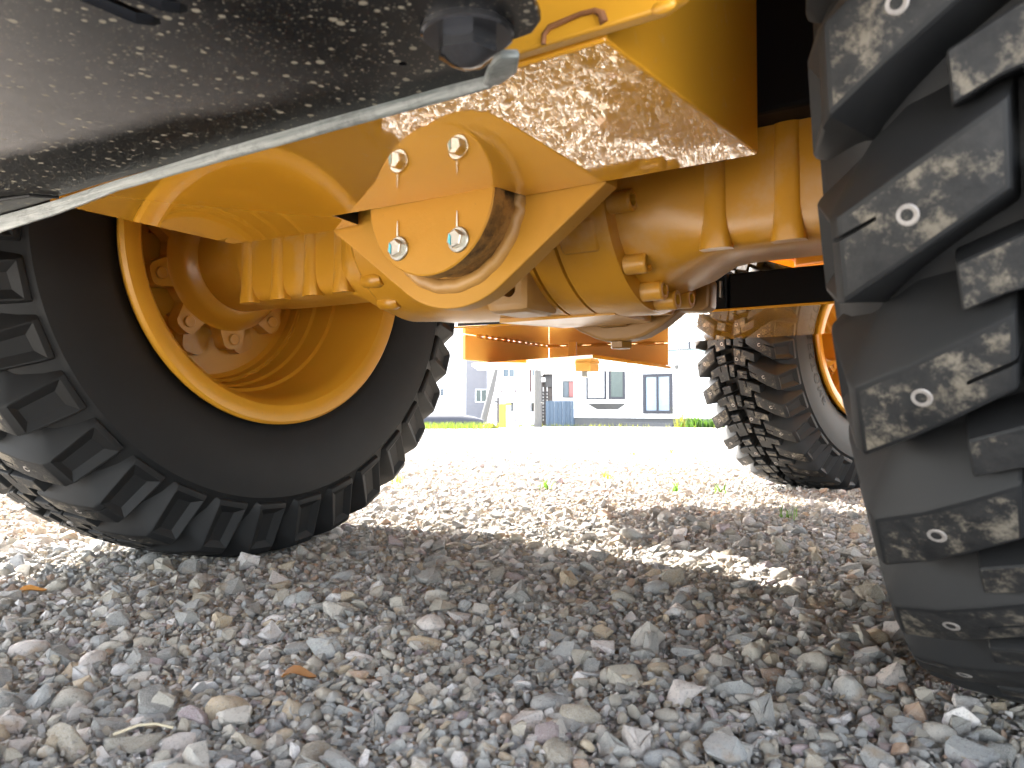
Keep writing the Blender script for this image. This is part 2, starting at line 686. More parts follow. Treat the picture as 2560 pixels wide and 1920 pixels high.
def lug_mesh(side, sipe):
    secs = [(.068, .6257, .064, .580, 3.0, .024, .034), (.096, .6240, .094, .580, 1.4, .025, .036),
            (.126, .6210, .120, .575, -.3, .026, .038), (.159, .6125, .142, .567, -2.2, .027, .040),
            (.168, .596, .148, .560, -2.5, .028, .036), (.188, .532, .170, .528, -2.9, .032, .036),
            (.191, .512, .183, .508, -3.0, .033, .035)]
    bm = bmesh.new()
    rows = []
    for (x, r, xb, rb, off, ht, hb), fl in zip(secs, (.012, .024, .028, .027, .025, .012, .004)):
        o = R(off)
        rows.append([bm.verts.new(at(side * xb, rb, o + (hb + fl) / rb)), bm.verts.new(at(side * x, r, o + ht / r)),
                     bm.verts.new(at(side * x, r, o - ht / r)), bm.verts.new(at(side * xb, rb, o - hb / rb))])
    top = []
    for i, (A, B) in enumerate(zip(rows[:-1], rows[1:])):
        for k in range(3):
            f = bm.faces.new((A[k], A[k + 1], B[k + 1], B[k]))
            if k == 1:
                top.append(f)
                f.material_index = 1 if i < 3 else 0
    bm.faces.new(rows[0])
    bm.faces.new(rows[-1])
    bmesh.ops.recalc_face_normals(bm, faces=bm.faces)
    f = top[4]
    c = f.calc_center_median()
    ret = bmesh.ops.inset_region(bm, faces=[f], thickness=.010, depth=0)
    nrm = f.normal.copy()
    for v in f.verts:
        dz = v.co - c
        dz.z *= .50
        v.co = c + dz * 1.10 - nrm * .010
    bevel(bm, .0032, 2, 40)
    me = mesh('tread_lug', bm, ['rubber', 'tread'])
    if sipe:
        cb = bmesh.new()
        s = [(.060, .64), (.094, .64)] if sipe == 1 else [(.136, .64), (.175, .64)]
        o0 = R(1.5) if sipe == 1 else R(-1.2)
        pts = []
        for (x, r), da in zip(s, (R(1.3), R(-.4))):
            pts.append([at(side * x, .60, o0 + da - .0022), at(side * x, r, o0 + da - .0022),
                        at(side * x, r, o0 + da + .0022), at(side * x, .60, o0 + da + .0022)])
        loft(pts, cb)
        bmesh.ops.recalc_face_normals(cb, faces=cb.faces)
        cm = bpy.data.meshes.new('c')
        cb.to_mesh(cm)
        cb.free()
        me = cut(me, [cm])
    return me


def block_mesh(poly, side):
    """poly in (x, arc) metres; extruded radially"""
    bm = bmesh.new()
    lo, hi = [], []
    cx = sum(p[0] for p in poly) / len(poly)
    ct = sum(p[1] for p in poly) / len(poly)
    for x, t in poly:
        hi.append(bm.verts.new(at(side * x, crown(x) - .0005, t / .626)))
        X, T = cx + (x - cx) * 1.08, ct + (t - ct) * 1.10
        lo.append(bm.verts.new(at(side * X, .584, T / .626)))
    f = bm.faces.new(hi)
    f.material_index = 1
    bm.faces.new(list(reversed(lo)))
    n = len(poly)
    for i in range(n):
        bm.faces.new((lo[i], lo[(i + 1) % n], hi[(i + 1) % n], hi[i]))
    bmesh.ops.recalc_face_normals(bm, faces=bm.faces)
    bevel(bm, .0022, 1, 40)
    return mesh('tread_block', bm, ['rubber', 'tread'])


# block outlines (x, arc): a big stepped block, a narrow one and a small centre one
BIG = [(.016, -.004), (.057, -.014), (.061, .012), (.072, .009), (.094, -.001), (.096, .028), (.064, .042), (.049, .046), (.047, .026),
       (.0445, .0265), (.046, .047), (.018, .054)]
NARROW = [(.019, -.012), (.055, -.021), (.057, -.006), (.041, -.0018), (.0412, .0008), (.057, -.0035), (.058, .006), (.021, .014)]
SMALL = [(-.011, -.020), (.008, -.023), (.010, -.004), (.003, -.002), (.0032, .0005), (.011, -.001), (.012, .021), (-.009, .023)]
lugs = {(s, k): lug_mesh(s, k) for s in (1, -1) for k in (0, 1, 2)}
blocks = {(s, k): block_mesh(p, s) for s in (1, -1) for k, p in (('big', BIG), ('narrow', NARROW), ('small', SMALL))}


def stud_mesh():
    bm = bmesh.new()
    lathe([(-.002, .0066), (.0008, .0066), (.0014, .0058), (.0012, .0036), (-.0015, .0032)], 24, 'y', bm, mat=0)
    for v in bm.verts:
        v.co.y = -v.co.y
    for f in bm.faces:
        if max((Vector((v.co.x, v.co.z)).length for v in f.verts)) < .0037:
            f.material_index = 1
    return mesh('stud', bm, ['stud', 'hole'])


stud_me = stud_mesh()


def tyre_mesh():
    half = [(.0, .590), (.06, .588), (.10, .584), (.135, .573), (.155, .556), (.172, .532), (.184, .507), (.1865, .503), (.190, .499),
            (.1925, .470), (.192, .440), (.187, .405), (.178, .372), (.171, .357), (.160, .345), (.150, .336)]
    prof = [(-x, r) for x, r in reversed(half)] + half[1:]
    bm = bmesh.new()
    lathe(prof, 128, 'x', bm, close=True)
    return mesh('tyre', bm, ['rubber'], 30)


def rim_mesh():
    prof = [(.166, .338), (.178, .3505), (.185, .3505), (.1905, .345), (.191, .335), (.188, .322), (.184, .312), (.172, .302), (.155, .296),
            (.120, .289), (.060, .283), (.050, .2815), (.0465, .2745), (.030, .2735), (.0, .272), (-.006, .2705), (-.012, .265),
            (-.045, .262), (-.052, .2605), (-.056, .2535), (-.075, .250), (-.082, .240), (-.084, .10), (-.096, .10), (-.096, .25), (-.12, .285),
            (-.16, .30), (-.185, .315), (-.190, .34), (-.180, .350), (-.166, .338), (-.14, .325), (.14, .325)]
    bm = bmesh.new()
    lathe(prof, 144, 'x', bm, close=True)
    return mesh('rim', bm, ['smooth'], 28)


def weld_mesh():
    bm = bmesh.new()
    pts = []
    for i in range(160):
        a = 2 * PI * i / 160
        rr = .2595 + .0015 * math.sin(i * 2.3) + .001 * math.sin(i * .9)
        pts.append((-.053 + .0015 * math.sin(i * 1.7), -rr * math.cos(a), rr * math.sin(a)))
    tube(pts, .0035, 6, bm, True)
    return mesh('weld_bead', bm, ['smooth'], 60)


def hub_mesh(x0, rr, lobe_r, n, ph, t):
    """flange with rounded lobes"""
    bm = bmesh.new()
    poly = []
    steps = n * 16
    for i in range(steps):
        a = 2 * PI * i / steps
        f = (a - ph) / (2 * PI / n)
        f = abs(f - round(f)) * 2
        k = 1 / (1 + math.exp((f - .48) * 16))
        r = rr + (lobe_r - rr) * k
        poly.append((-r * math.cos(a), r * math.sin(a)))
    prism(poly, x0, x0 + t, 'x', .003, 2, bm)
    bmesh.ops.recalc_face_normals(bm, faces=bm.faces)
    return bm


def hub_parts():
    bm = hub_mesh(-.030, .142, .188, 9, R(-15), .034)
    m1 = mesh('hub_flange', bm, 'cast', 40)
    bm = hub_mesh(-.078, .150, .205, 9, R(-35), .030)
    m2 = mesh('hub_flange', bm, 'cast', 40)
    bm = bmesh.new()
    lathe([(.004, .148), (.010, .141), (.030, .134), (.042, .122), (.046, .113), (.050, .108)], 72, 'x', bm)
    m3 = mesh('brake_housing', bm, 'cast', 40)
    return m1, m2, m3


tyre_me, rim_me, weld_me = tyre_mesh(), rim_mesh(), weld_mesh()
hub1, hub2, brake_me = hub_parts()
bm = bmesh.new()
lathe([(.0, .0125), (.004, .0125), (.0055, .011)], 18, 'x', bm)
hubbolt_me = mesh('hub_bolt', bm, 'cast')


def lettering(word, radius, side, start):
    """raised sidewall lettering, one mesh for the word, letters standing with their feet to the tread"""
    bm = bmesh.new()
    a = start
    for ch in word:
        cu = bpy.data.curves.new('t', 'FONT')
        cu.body = ch
        cu.size = .052
        cu.extrude = .00035
        cu.offset = .0006
        o = bpy.data.objects.new('t', cu)
        C.objects.link(o)
        dg = bpy.context.evaluated_depsgraph_get()
        tm = bpy.data.meshes.new_from_object(o.evaluated_get(dg))
        bpy.data.objects.remove(o)
        wch = max((v.co.x for v in tm.vertices), default=.02)
        tb = bmesh.new()
        tb.from_mesh(tm)
        a -= (wch * .5 + .006) / radius
        for v in tb.verts:
            x, y, z = v.co
            ang = a - (x - wch * .5) / radius
            rr = radius - .02 + y
            v.co = Vector((side * (.1908 + z), -rr * math.cos(ang), rr * math.sin(ang)))
        tm2 = bpy.data.meshes.new('t')
        tb.to_mesh(tm2)
        tb.free()
        bm.from_mesh(tm2)
        a -= (wch * .5 + .006) / radius
    return mesh('sidewall_lettering', bm, 'rubber')


letter_me = {}


def rx(a):
    return (-a, 0, 0)


def wheel(loc, phase, inboard, heading=0.0, detail=True, letters=None, lug_range=None):
    wl = empty('wheel', Vector(loc) - OFF, heading, loader)
    wl.rotation_euler = (-phase, 0, heading)
    link('tyre', tyre_me, wl)
    rot = (0, 0, 0) if inboard > 0 else (0, 0, PI)
    link('rim', rim_me, wl, rot=rot)
    link('weld_bead', weld_me, wl, rot=rot)
    link('hub_flange', hub1, wl, rot=rot)
    link('hub_flange', hub2, wl, rot=rot)
    link('brake_housing', brake_me, wl, rot=rot)
    for k in range(9):
        a = R(-15) + 2 * PI * k / 9
        p = at(.005 * inboard, .166, a if inboard > 0 else PI - a)
        link('hub_bolt', hubbolt_me, wl, p, rot)
    step = 2 * PI / NP
    joined = None if detail else bmesh.new()

    def put(name, me, a):
        if joined is not None:
            t = me.copy()
            t.transform(Matrix.Rotation(-a, 4, 'X'))
            joined.from_mesh(t)
            bpy.data.meshes.remove(t)
        else:
            link(name, me, wl, rot=rx(a))
    for k in range(NP):
        for s in (1, -1):
            a = k * step + (0 if s == inboard else step / 2)
            put('tread_lug', lugs[(s, (1, 2, 1, 0)[k % 4] if s > 0 else (2, 1, 0, 1)[k % 4])], a)
            put('tread_block', blocks[(s, 'big')], a + .50 * step)
            put('tread_block', blocks[(s, 'narrow')], a + .5 * step + .0755 / .626)
            if joined is None:
                for x, da in ((.119, .1), (.028, None)):
                    if da is None:
                        if k % 2:
                            continue
                        aa = a + .5 * step + .022
                    else:
                        aa = a + R(da)
                    so = link('stud', stud_me, wl, at(s * x, crown(x) + .0003, aa))
                    so.rotation_mode = 'ZYX'
                    so.rotation_euler = (-aa, 0, s * 1.18 * x)
        put('tread_block', blocks[(1, 'small')], k * step + step * .25)
    if joined is not None:
        tag(obj('tread', joined, ['rubber', 'tread'], wl), kind='stuff')
    if letters:
        for i, (word, st) in enumerate(letters):
            if word not in letter_me:
                letter_me[word] = lettering(word, .412, 1, 0)
            r_ = (-st, 0, 0)
            link('sidewall_lettering', letter_me[word], wl, (-.00055 if heading == 0 else 0, 0, 0), r_)
    return wl


AX = Vector((0, 1.085, .6266))
ph = R(10.588)
wheel((-1.495, AX.y, AX.z), R(-42.1) % ph, 1, 0, True)
wheel((.053, AX.y, AX.z), R(-19.5) % ph, -1, 0, True)
FH = R(-16)                                   # the front half is steered to the right
FL = Vector((-.61 - .176 * math.cos(R(16)), 3.33 + .176 * math.sin(R(16)), .61))
wheel(FL, R(3), 1, FH, True, [('BRIDGESTONE', R(17)), ('BRIDGESTONE', R(-163))])
FRW = FL + Vector((math.cos(R(16)), -math.sin(R(16)), 0)) * 1.548
wheel(FRW, R(7), -1, FH, False)

# ---- rear axle: two arms, centre drum, bolts
MX = -.721


def ring_yz(x, hy, hz, p, n=40, cy=AX.y, cz=AX.z, cham=0.0):
    out = []
    for i in range(n):
        a = 2 * PI * i / n
        c, s = math.cos(a), math.sin(a)
        y = hy * math.copysign(abs(c) ** (2 / p), c)
        z = hz * math.copysign(abs(s) ** (2 / p), s)
        if z < 0 and y > hy * .2:
            z += cham * (y - hy * .2) / (hy * .8) * (-z / hz)
        out.append((x, cy + y, cz + z))
    return out


def axle_arm(sg, d0, d1):
    """d0: where the trumpet leaves the case, d1: where it has become the box"""
    def X(d):
        return MX + sg * d
    m = (d0 + d1) / 2
    secs = [ring_yz(X(.735), .108, .108, 2), ring_yz(X(.64), .108, .108, 2), ring_yz(X(.590), .113, .110, 2.6),
            ring_yz(X(.565), .122, .114, 7, cham=.09), ring_yz(X(.550), .124, .115, 9, cham=.09), ring_yz(X(d1 + .01), .124, .117, 9, cham=.09),
            ring_yz(X(d1 - .012), .127, .120, 7, cham=.06), ring_yz(X(m), .138, .136, 3.4, cham=.02), ring_yz(X(d0 + .02), .150, .150, 2.3), ring_yz(X(d0 - .008), .152, .152, 2)]
    return loft(secs)


axle = empty('axle_housing', Vector((MX, AX.y, AX.z)) - OFF, 0, loader)
for bm in (axle_arm(-1, .235, .30), axle_arm(1, .243, .375)):
    bmesh.ops.translate(bm, verts=bm.verts, vec=-Vector((MX, AX.y, AX.z)))
    obj('axle_arm', bm, 'cast', axle, ang=40)


def rib_bm():
    """a cast upright rib on the arm's face, flaring into a foot"""
    secs = []
    for z, rr, dy in ((.11, .017, 0), (.02, .016, 0), (-.05, .016, 0), (-.075, .0165, 0), (-.092, .0175, -.0005), (-.104, .019, -.001), (-.1165, .021, .0)):
        secs.append([(rr * math.copysign(abs(math.cos(a)) ** .8, math.cos(a)), -.0085 * math.sin(a) + dy if 0 <= math.sin(a) else .012, z) for a in [2 * PI * i / 24 for i in range(24)]])
    return loft(secs)


rib_me = mesh('rib', rib_bm(), 'cast', 50)
for sx in (-1.266, -1.178, -1.090, -1.013, -.346, -.256, -.17):
    link('rib', rib_me, axle, (sx - MX, -.1205, 0))

bm = bmesh.new()
lathe([(-.985, .120), (-.97, .150), (-.955, .160), (-.90, .163), (-.86, .168), (-.62, .176), (-.612, .1765), (-.6115, .168), (-.6075, .168), (-.607, .1765),
       (-.566, .177), (-.5655, .168), (-.5615, .168), (-.561, .177), (-.485, .178), (-.478, .176), (-.4765, .168), (-.476, .10)], 96, 'x', bm, (0, AX.y, AX.z))
drum = part_at('differential_case', bm, 'cast', (MX, AX.y, AX.z), axle, ang=30)
drum.location = (0, 0, 0)


def sub_axle(name, bm, mats, ang=20):
    o = Vector((MX, AX.y, AX.z))
    bmesh.ops.translate(bm, verts=bm.verts, vec=-o)
    return obj(name, bm, mats, axle, ang=ang)


# raised pads and bosses on the drum
bm = box(-.030, .030, -.1815, -.165, -.024, .024, .008, seg=3)
bmesh.ops.rotate(bm, verts=bm.verts, cent=(0, 0, 0), matrix=Matrix.Rotation(R(29), 3, 'X'))
bmesh.ops.translate(bm, verts=bm.verts, vec=Vector((-.525, AX.y, AX.z)))
sub_axle('casting_pad', bm, 'cast')
bm = bmesh.new()
prism([(-.745, 1.06), (-.535, 1.06), (-.535, 1.19), (-.70, 1.19)], .449, .466, 'z', .003, 2, bm)
sub_axle('casting_pad', bm, 'cast')
bm = box(-.695, -.618, .950, 1.04, .450, .522, .012)
cm = bmesh.new()
lathe([(.92, .0125), (1.01, .0125)], 24, 'y', cm, (-.652, 0, .484))
cm_ = mesh('c', cm, 'black')
boss_me = cut(mesh('threaded_boss', bm, ['dirtyring']), [cm_])
o_ = link('threaded_boss', boss_me, axle, (-MX, -AX.y, -AX.z))
# left shoulder lumps of the case
for y, z in ((1.005, .492), (.965, .525)):
    bm = bmesh.new()
    lathe([(-.962, .006), (-.957, .012), (-.925, .014), (-.915, .010)], 24, 'x', bm, (0, y, z))
    sub_axle('case_boss', bm, 'cast', 60)


def capscrew_bm():
    bm = bmesh.new()
    lathe([(0, .0145), (.030, .0145), (.0325, .0128), (.0325, .0082), (.014, .0078)], 24, 'x', bm)
    return bm


cap_me = mesh('cap_screw', capscrew_bm(), 'cast')
for a in (-17, -49, -71, -88, -108, -150, 70):
    p = Vector((-.476, AX.y - .160 * math.cos(R(a)), AX.z + .160 * math.sin(R(a)))) - Vector((MX, AX.y, AX.z))
    link('cap_screw', cap_me, axle, p)

# pinion carrier on the far side of the axle: lobed flange, nose and drain plug
poly = [(-.700, .630), (-.722, .520), (-.712, .462), (-.683, .444), (-.652, .430), (-.632, .424), (-.590, .424), (-.560, .430), (-.528, .446), (-.505, .462),
        (-.499, .468), (-.462, .464), (-.447, .470), (-.445, .512), (-.458, .535), (-.474, .548), (-.49, .60), (-.52, .66), (-.60, .70), (-.66, .69)]
bm = prism(poly, 1.215, 1.252, 'y', .005, 2)
carrier = sub_axle('gear_carrier', bm, 'castshade')
for pl_, y0_, y1_ in (([(-.655, .50), (-.640, .447), (-.585, .447), (-.570, .50), (-.585, .56), (-.640, .56)], 1.200, 1.2155),
                      ([(-.560, .52), (-.545, .470), (-.520, .462), (-.505, .475), (-.50, .52)], 1.196, 1.2155)):
    sub_axle('carrier_boss', prism(pl_, y0_, y1_, 'y', .006, 2), 'castshade')
bm = bmesh.new()
lathe([(1.2525, .135), (1.30, .12), (1.42, .075), (1.44, .07)], 48, 'y', bm, (-.62, 0, AX.z))
sub_axle('pinion_nose', bm, 'castshade')
bm = bmesh.new()
lathe([(.4235, .020), (.414, .0195), (.412, .017)], 6, 'z', bm, (-.612, 1.236, 0))
sub_axle('drain_plug', bm, 'castshade')
for x, y, z in ((-.50, 1.20, .49), (-.475, 1.20, .53), (-.535, 1.20, .475)):
    bm = bmesh.new()
    lathe([(x, .015), (x + .03, .015), (x + .033, .012), (x + .033, .007), (x + .02, .007)], 20, 'x', bm, (0, y, z))
    sub_axle('cap_screw', bm, 'cast')

# ---- tank with mirror-like underside, notched round the trunnion
outline = [(-1.168, .553), (-.286, .553), (-.272, .902), (-.592, .902), (-.600, .846), (-.892, .834), (-.904, .897), (-.975, .903), (-1.193, .877)]
bm = prism(outline, .600, 1.05, 'z')
bmesh.ops.recalc_face_normals(bm, faces=bm.faces)
bevel(bm, .0025, 2)
tank = part_at('belly_tank', bm, ['mirror', 'black'], (-.73, .73, .60))
for p_ in tank.data.polygons:
    q_ = p_.center + Vector((-.73, .73, .60))
    if abs(p_.normal.z) < .5 and -.91 < q_.x < -.588 and .825 < q_.y < .91:
        p_.material_index = 1        # notch walls painted black, standing in for the shade inside the opening

tank.scale, tank.location = (.87,) * 3, Vector((-.635, .635, .5623)) - OFF

# ---- trunnion support hanging behind the tank
cx, cz, rr = -.721, .607, .152
tp = []
x_top, z_top = .252, .600
d = math.hypot(x_top, z_top - cz)
ta = math.acos(rr / d) + math.atan2(z_top - cz, x_top)          # tangent point angle below the right corner
b0 = math.atan2(z_top - cz, x_top) - math.acos(rr / d)
tp.append((cx + x_top, z_top))
for i in range(33):
    a = b0 + (-PI - b0 - b0) * i / 32
    tp.append((cx + rr * math.cos(a), cz + rr * math.sin(a)))
tp += [(cx - x_top, z_top), (cx - x_top - .01, .78), (cx + x_top + .01, .78)]
bm = prism(tp, .9045, .938, 'y', .0025, 2)
support = part_at('trunnion_support', bm, 'dirty', (cx, .9045, cz))
bm = bmesh.new()
pts = []
for i in range(96):
    a = 2 * PI * i / 96
    q = .1190 + .0007 * math.sin(i * 1.3)
    pts.append((cx + q * math.cos(a), .9075 + .0006 * math.sin(i * 1.9), cz + q * math.sin(a)))
tube(pts, .0115, 20, bm, True)
bmesh.ops.translate(bm, verts=bm.verts, vec=-Vector((cx, .9045, cz)))
obj('weld_ring', bm, 'dirtyring', support, ang=60)
ecx, ecz = -.712, .606
bm = bmesh.new()
lathe([(.9045, .106), (.8665, .106), (.865, .1125), (.842, .1125), (.840, .1105)], 96, 'y', bm, (ecx, 0, ecz))
for f in bm.faces:
    if f.calc_center_median().y > .8425:
        f.material_index = 1
bmesh.ops.translate(bm, verts=bm.verts, vec=-Vector((cx, .9045, cz)))
endcap = obj('end_cap', bm, ['dirty', 'grease'], support)
for i, sx in enumerate((-1, 1)):
    for zz in (-.069, .069):
        bm = hexa(.0128, -.003, -.0125, 'y', (0, 0, 0), washer=(.0175, .003), rot=.35 + i)
        b_ = obj('bolt', bm, 'steel', support, loc=(ecx - cx + sx * .054, .840 - .9045, ecz - cz + zz), ang=30)
    bm = prism([(-.0012, .018), (.0014, .018), (.0007, .036), (.0, .040), (-.0006, .034)], -.0011, .0, 'y')
    obj('paint_mark', bm, 'marker_white', support, loc=(ecx - cx + sx * .054 - .002, .8385 - .9045, ecz - cz - .069))
    bm = prism([(-.0088, -.004), (-.0045, -.009), (-.004, .004), (-.007, .007)], -.0008, .0, 'y')
    obj('paint_mark', bm, 'marker_blue', support, loc=(ecx - cx + sx * .054, .840 - .0126 - .9045, ecz - cz - .069))

support.scale, support.location = (.87,) * 3, Vector((-.627, .787, .5684)) - OFF

# ---- black guard under the counterweight, with louvre slots, folded lip and corner bolt
pl = [(-1.60, .02), (-.262, .02), (-.262, .40), (-.285, .455), (-.300, .467), (-.336, .469), (-.343, .492), (-.362, .508), (-.60, .503), (-.92, .497), (-1.10, .500),
      (-1.60, .500)]
bm = prism(pl, .5755, .5835, 'z', .0015, 2)
guard_me = mesh('guard_plate', bm, ['splash'])
cs = []
for k, x in enumerate((-.5085, -.4775, -.4465, -.4155)):
    cb = bmesh.new()
    hw, y1 = .0105, .3105
    po = [(x - hw, .06), (x + hw, .06), (x + hw + .0, y1 - .005), (x + .004, y1), (x - .003, y1 - .001), (x - hw, y1 - .010)]
    prism(po, .56, .60, 'z', 0, 1, cb)
    bmesh.ops.recalc_face_normals(cb, faces=cb.faces)
    cm = bpy.data.meshes.new('c')
    cb.to_mesh(cm)
    cb.free()
    cs.append(cm)
cb = bmesh.new()
lathe([(.56, .0035), (.60, .0035)], 14, 'z', cb, (-.409, .452, 0))
cs.append(mesh('c', cb, 'black'))
guard_me = cut(guard_me, cs)
guard_me.materials.append(M['black'])
for p_ in guard_me.polygons:
    if abs(p_.normal.z) < .6 and -.53 < p_.center.x < -.39 and p_.center.y < .46 and p_.center.y > .03:
        p_.material_index = 1
guard_me.transform(Matrix.Translation(-Vector((-.8, .26, .58))))
guard = link('guard_plate', guard_me, loader, Vector((-.696, .2262, .5449)) - OFF)
guard.scale = (.87,) * 3
tag(guard, 'black plate under the counterweight spattered with dried mud')


def gsub(name, bm, mats, ang=20):
    bmesh.ops.translate(bm, verts=bm.verts, vec=-Vector((-.8, .26, .58)))
    return obj(name, bm, mats, guard, ang=ang)


# lip: a folded, paint-worn edge that sags towards its left end
edge = [(-1.55, .503, .5735, .030), (-1.30, .503, .5735, .026), (-1.18, .503, .5735, .0195), (-1.06, .505, .5740, .0165), (-.93, .502, .5750, .0125), (-.90, .5015, .5750, .0105), (-.72, .502, .5755, .0105),
        (-.55, .5045, .5755, .0100), (-.40, .508, .5755, .0095), (-.368, .5095, .5755, .0085), (-.350, .500, .5765, .0070), (-.340, .474, .5775, .006)]
bm = bmesh.new()
rows = []
for i, (x, y, z, h) in enumerate(edge):
    j = .0009 * math.sin(i * 5.1)
    rows.append([(x, y - .004 + j, z), (x, y - .0035 + j, z - h * .7), (x, y - .001, z - h), (x, y + .002, z - h), (x, y + .003, z - h * .3), (x, y + .003, z + .004)])
loft(rows, bm)
gsub('folded_lip', bm, 'edge', 50)
bm = hexa(.0215, .5705, .556, 'z', (-.335, .437, 0), washer=(.033, .005), dome=.007, rot=.3, n=6)
gsub('bolt', bm, 'chrome', 35)
bm = prism([(-.372, .505), (-.345, .478), (-.33, .470), (-.318, .478), (-.335, .500), (-.36, .512)], .5665, .5745, 'z', .003, 2)
gsub('corner_tab', bm, 'edge')
bm = tube([(-1.45, .44, .574), (-1.10, .458, .5735), (-1.04, .470, .573), (-1.02, .494, .573)], .0022, 6)
gsub('seam_gap', bm, 'black')

# ---- yellow tail plate at the top of the view, rusty weld round a slot
tail_poly = [(-1.20, .603), (-.232, .603), (-.216, .609), (-.205, .622), (-.198, .66), (-.198, 1.05), (-1.20, 1.05)]
bm = prism(tail_poly, .537, .5505, 'y', .0025, 2)
tailp = part_at('tail_plate', bm, 'smooth', (-.7, .545, .60))
bm = tube([(-.334, .5365, .6035), (-.333, .536, .611), (-.328, .536, .6155), (-.30, .536, .6185), (-.287, .536, .6175), (-.281, .536, .6135), (-.279, .5365, .6060)], [.0022, .0022, .0026, .0020, .0024, .0034, .0036], 8)
bmesh.ops.translate(bm, verts=bm.verts, vec=-Vector((-.7, .545, .60)))
obj('weld_seam', bm, 'rust', tailp, ang=60)
bm = bmesh.new()
bmesh.ops.create_icosphere(bm, subdivisions=2, radius=.006, matrix=Matrix.Translation((-.231, .539, .6055)) @ Matrix.Diagonal((1.7, .8, .9, 1)))
bmesh.ops.translate(bm, verts=bm.verts, vec=-Vector((-.7, .545, .60)))
obj('weld_blob', bm, 'smooth', tailp, ang=60)

tailp.scale, tailp.location = (.87,) * 3, Vector((-.609, .4742, .5623)) - OFF

# ---- rear frame rails above the axle, engine hood, fenders, cab, counterweight
bm = box(-.30, -.03, .915, 1.95, .652, 1.05, .006)
part_at('frame_rail', bm, 'black', (-.165, 1.4, .65))
bm = box(-1.40, -1.14, .95, 1.95, .80, 1.05, .006)
part_at('frame_rail', bm, 'cast', (-1.27, 1.4, .8))
bm = prism([(-.30, 1.05), (2.0, 1.05), (2.0, 1.85), (1.3, 1.95), (-.1, 1.8), (-.30, 1.6)], -1.40, -.03, 'x', .02, 3)
part_at('engine_hood', bm, 'smooth', (-.72, .8, 1.05))
bm = prism([(-1.62, -.85), (.14, -.85), (.14, .02), (-.42, .04), (-.42, .46), (-1.62, .46)], .60, 1.048, 'z', .01, 2)
part_at('counterweight', bm, 'black', (-.72, .1, .6))
for x0, x1 in ((-1.70, -1.402), (-.028, .26)):
    bm = prism([(.35, 1.05), (.40, 1.25), (.62, 1.36), (1.55, 1.36), (1.80, 1.22), (1.80, 1.19), (1.55, 1.33), (.62, 1.33), (.43, 1.23), (.38, 1.05)], x0, x1, 'x', .004, 1)
    part_at('rear_fender', bm, 'smooth', ((x0 + x1) / 2, 1.08, 1.2))
bm = prism([(2.002, 1.0), (2.75, 1.0), (2.75, 2.1), (2.55, 2.85), (2.0, 2.85)], -1.30, -.14, 'x', .03, 3)
part_at('cab', bm, 'black', (-.72, 2.3, 1.0))

bm = prism([(-1.74, 2.08), (-1.28, 1.74), (-1.0, 1.74), (-1.0, 2.40), (-1.74, 2.40)], .72, 1.0, 'z', .006, 2)  # unseen box, added to narrow the sunlit strip of gravel
part_at('shade_box', bm, 'smooth', (-1.35, 2.1, .72))
# ---- transmission guard between the halves, its black upstand, hinge plate and pin
tpz = .545
bm = prism([(-1.498, 1.833), (-1.199, 1.868), (-0.407, 1.880), (-0.059, 1.886), (-0.059, 2.626), (-0.583, 2.633), (-0.981, 2.654), (-1.143, 2.691), (-1.576, 2.576), (-1.540, 2.002)], tpz, tpz + .006, 'z', .001, 1)
tguard = part_at('transmission_guard', bm, 'mirror', (-.88, 2.23, tpz))


def tsub(name, bm, mats, ang=20):
    bmesh.ops.translate(bm, verts=bm.verts, vec=-Vector((-.88, 2.23, tpz)))
    return obj(name, bm, mats, tguard, ang=ang)


bm = prism([(-0.650, 1.904), (-0.059, 1.904), (-0.059, 2.350), (-0.650, 2.350)], tpz + .007, .641, 'z', .006, 2)
tsub('black_upstand', bm, 'black')
bm = prism([(-1.490, 1.894), (-0.653, 1.894), (-0.653, 1.950), (-1.490, 1.950)], tpz + .007, .651, 'z', .003, 1)
tsub('black_upstand', bm, 'black')
bm = box(-.665, -.660, 1.878, 1.893, tpz + .035, .62, .001)
tsub('hose_clip', bm, 'steel')
# web under the guard
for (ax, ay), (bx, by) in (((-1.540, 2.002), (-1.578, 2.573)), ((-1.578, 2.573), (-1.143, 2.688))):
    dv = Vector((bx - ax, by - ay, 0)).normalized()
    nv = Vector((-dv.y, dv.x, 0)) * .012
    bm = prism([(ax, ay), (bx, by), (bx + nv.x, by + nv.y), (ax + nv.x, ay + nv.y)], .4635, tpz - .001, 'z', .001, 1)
    tsub('hinge_web', bm, 'bounce_yellow')
bm = bmesh.new()
pts = [(-1.545, 2.068, tpz - .002)]
for i in range(40):
    t = i / 39
    pts.append((-1.549 - .026 * t + .002 * math.sin(i * 2.4), 2.092 + .47 * t, tpz - .003))
for i in range(16):
    t = (i + 1) / 16
    pts.append((-1.575 + .423 * t, 2.564 + .110 * t + .002 * math.sin(i * 2.1), tpz - .003))
tube(pts, [.004 + .002 * math.sin(i * 1.9) for i in range(len(pts))], 6, bm)
tsub('weld_bead', bm, 'smooth', 60)
bm = prism([(-1.649, 2.187), (-1.636, 2.164), (-1.093, 1.995), (-1.074, 1.989), (-1.134, 2.693), (-1.236, 2.890), (-1.716, 2.298)], .451, .462, 'z', .001, 1)
tsub('hinge_plate', bm, 'mirror')
bm = prism([(-1.228, 2.115), (-1.199, 2.115), (-1.216, 2.150), (-1.240, 2.150)], .4625, .515, 'z', .002, 1)
tsub('gusset', bm, 'cast')
bm = bmesh.new()
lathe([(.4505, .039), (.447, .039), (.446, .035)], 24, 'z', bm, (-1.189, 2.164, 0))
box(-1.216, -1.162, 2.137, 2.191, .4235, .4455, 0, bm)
pin = tsub('pivot_pin', bm, 'bounce_yellow')
bm = bmesh.new()
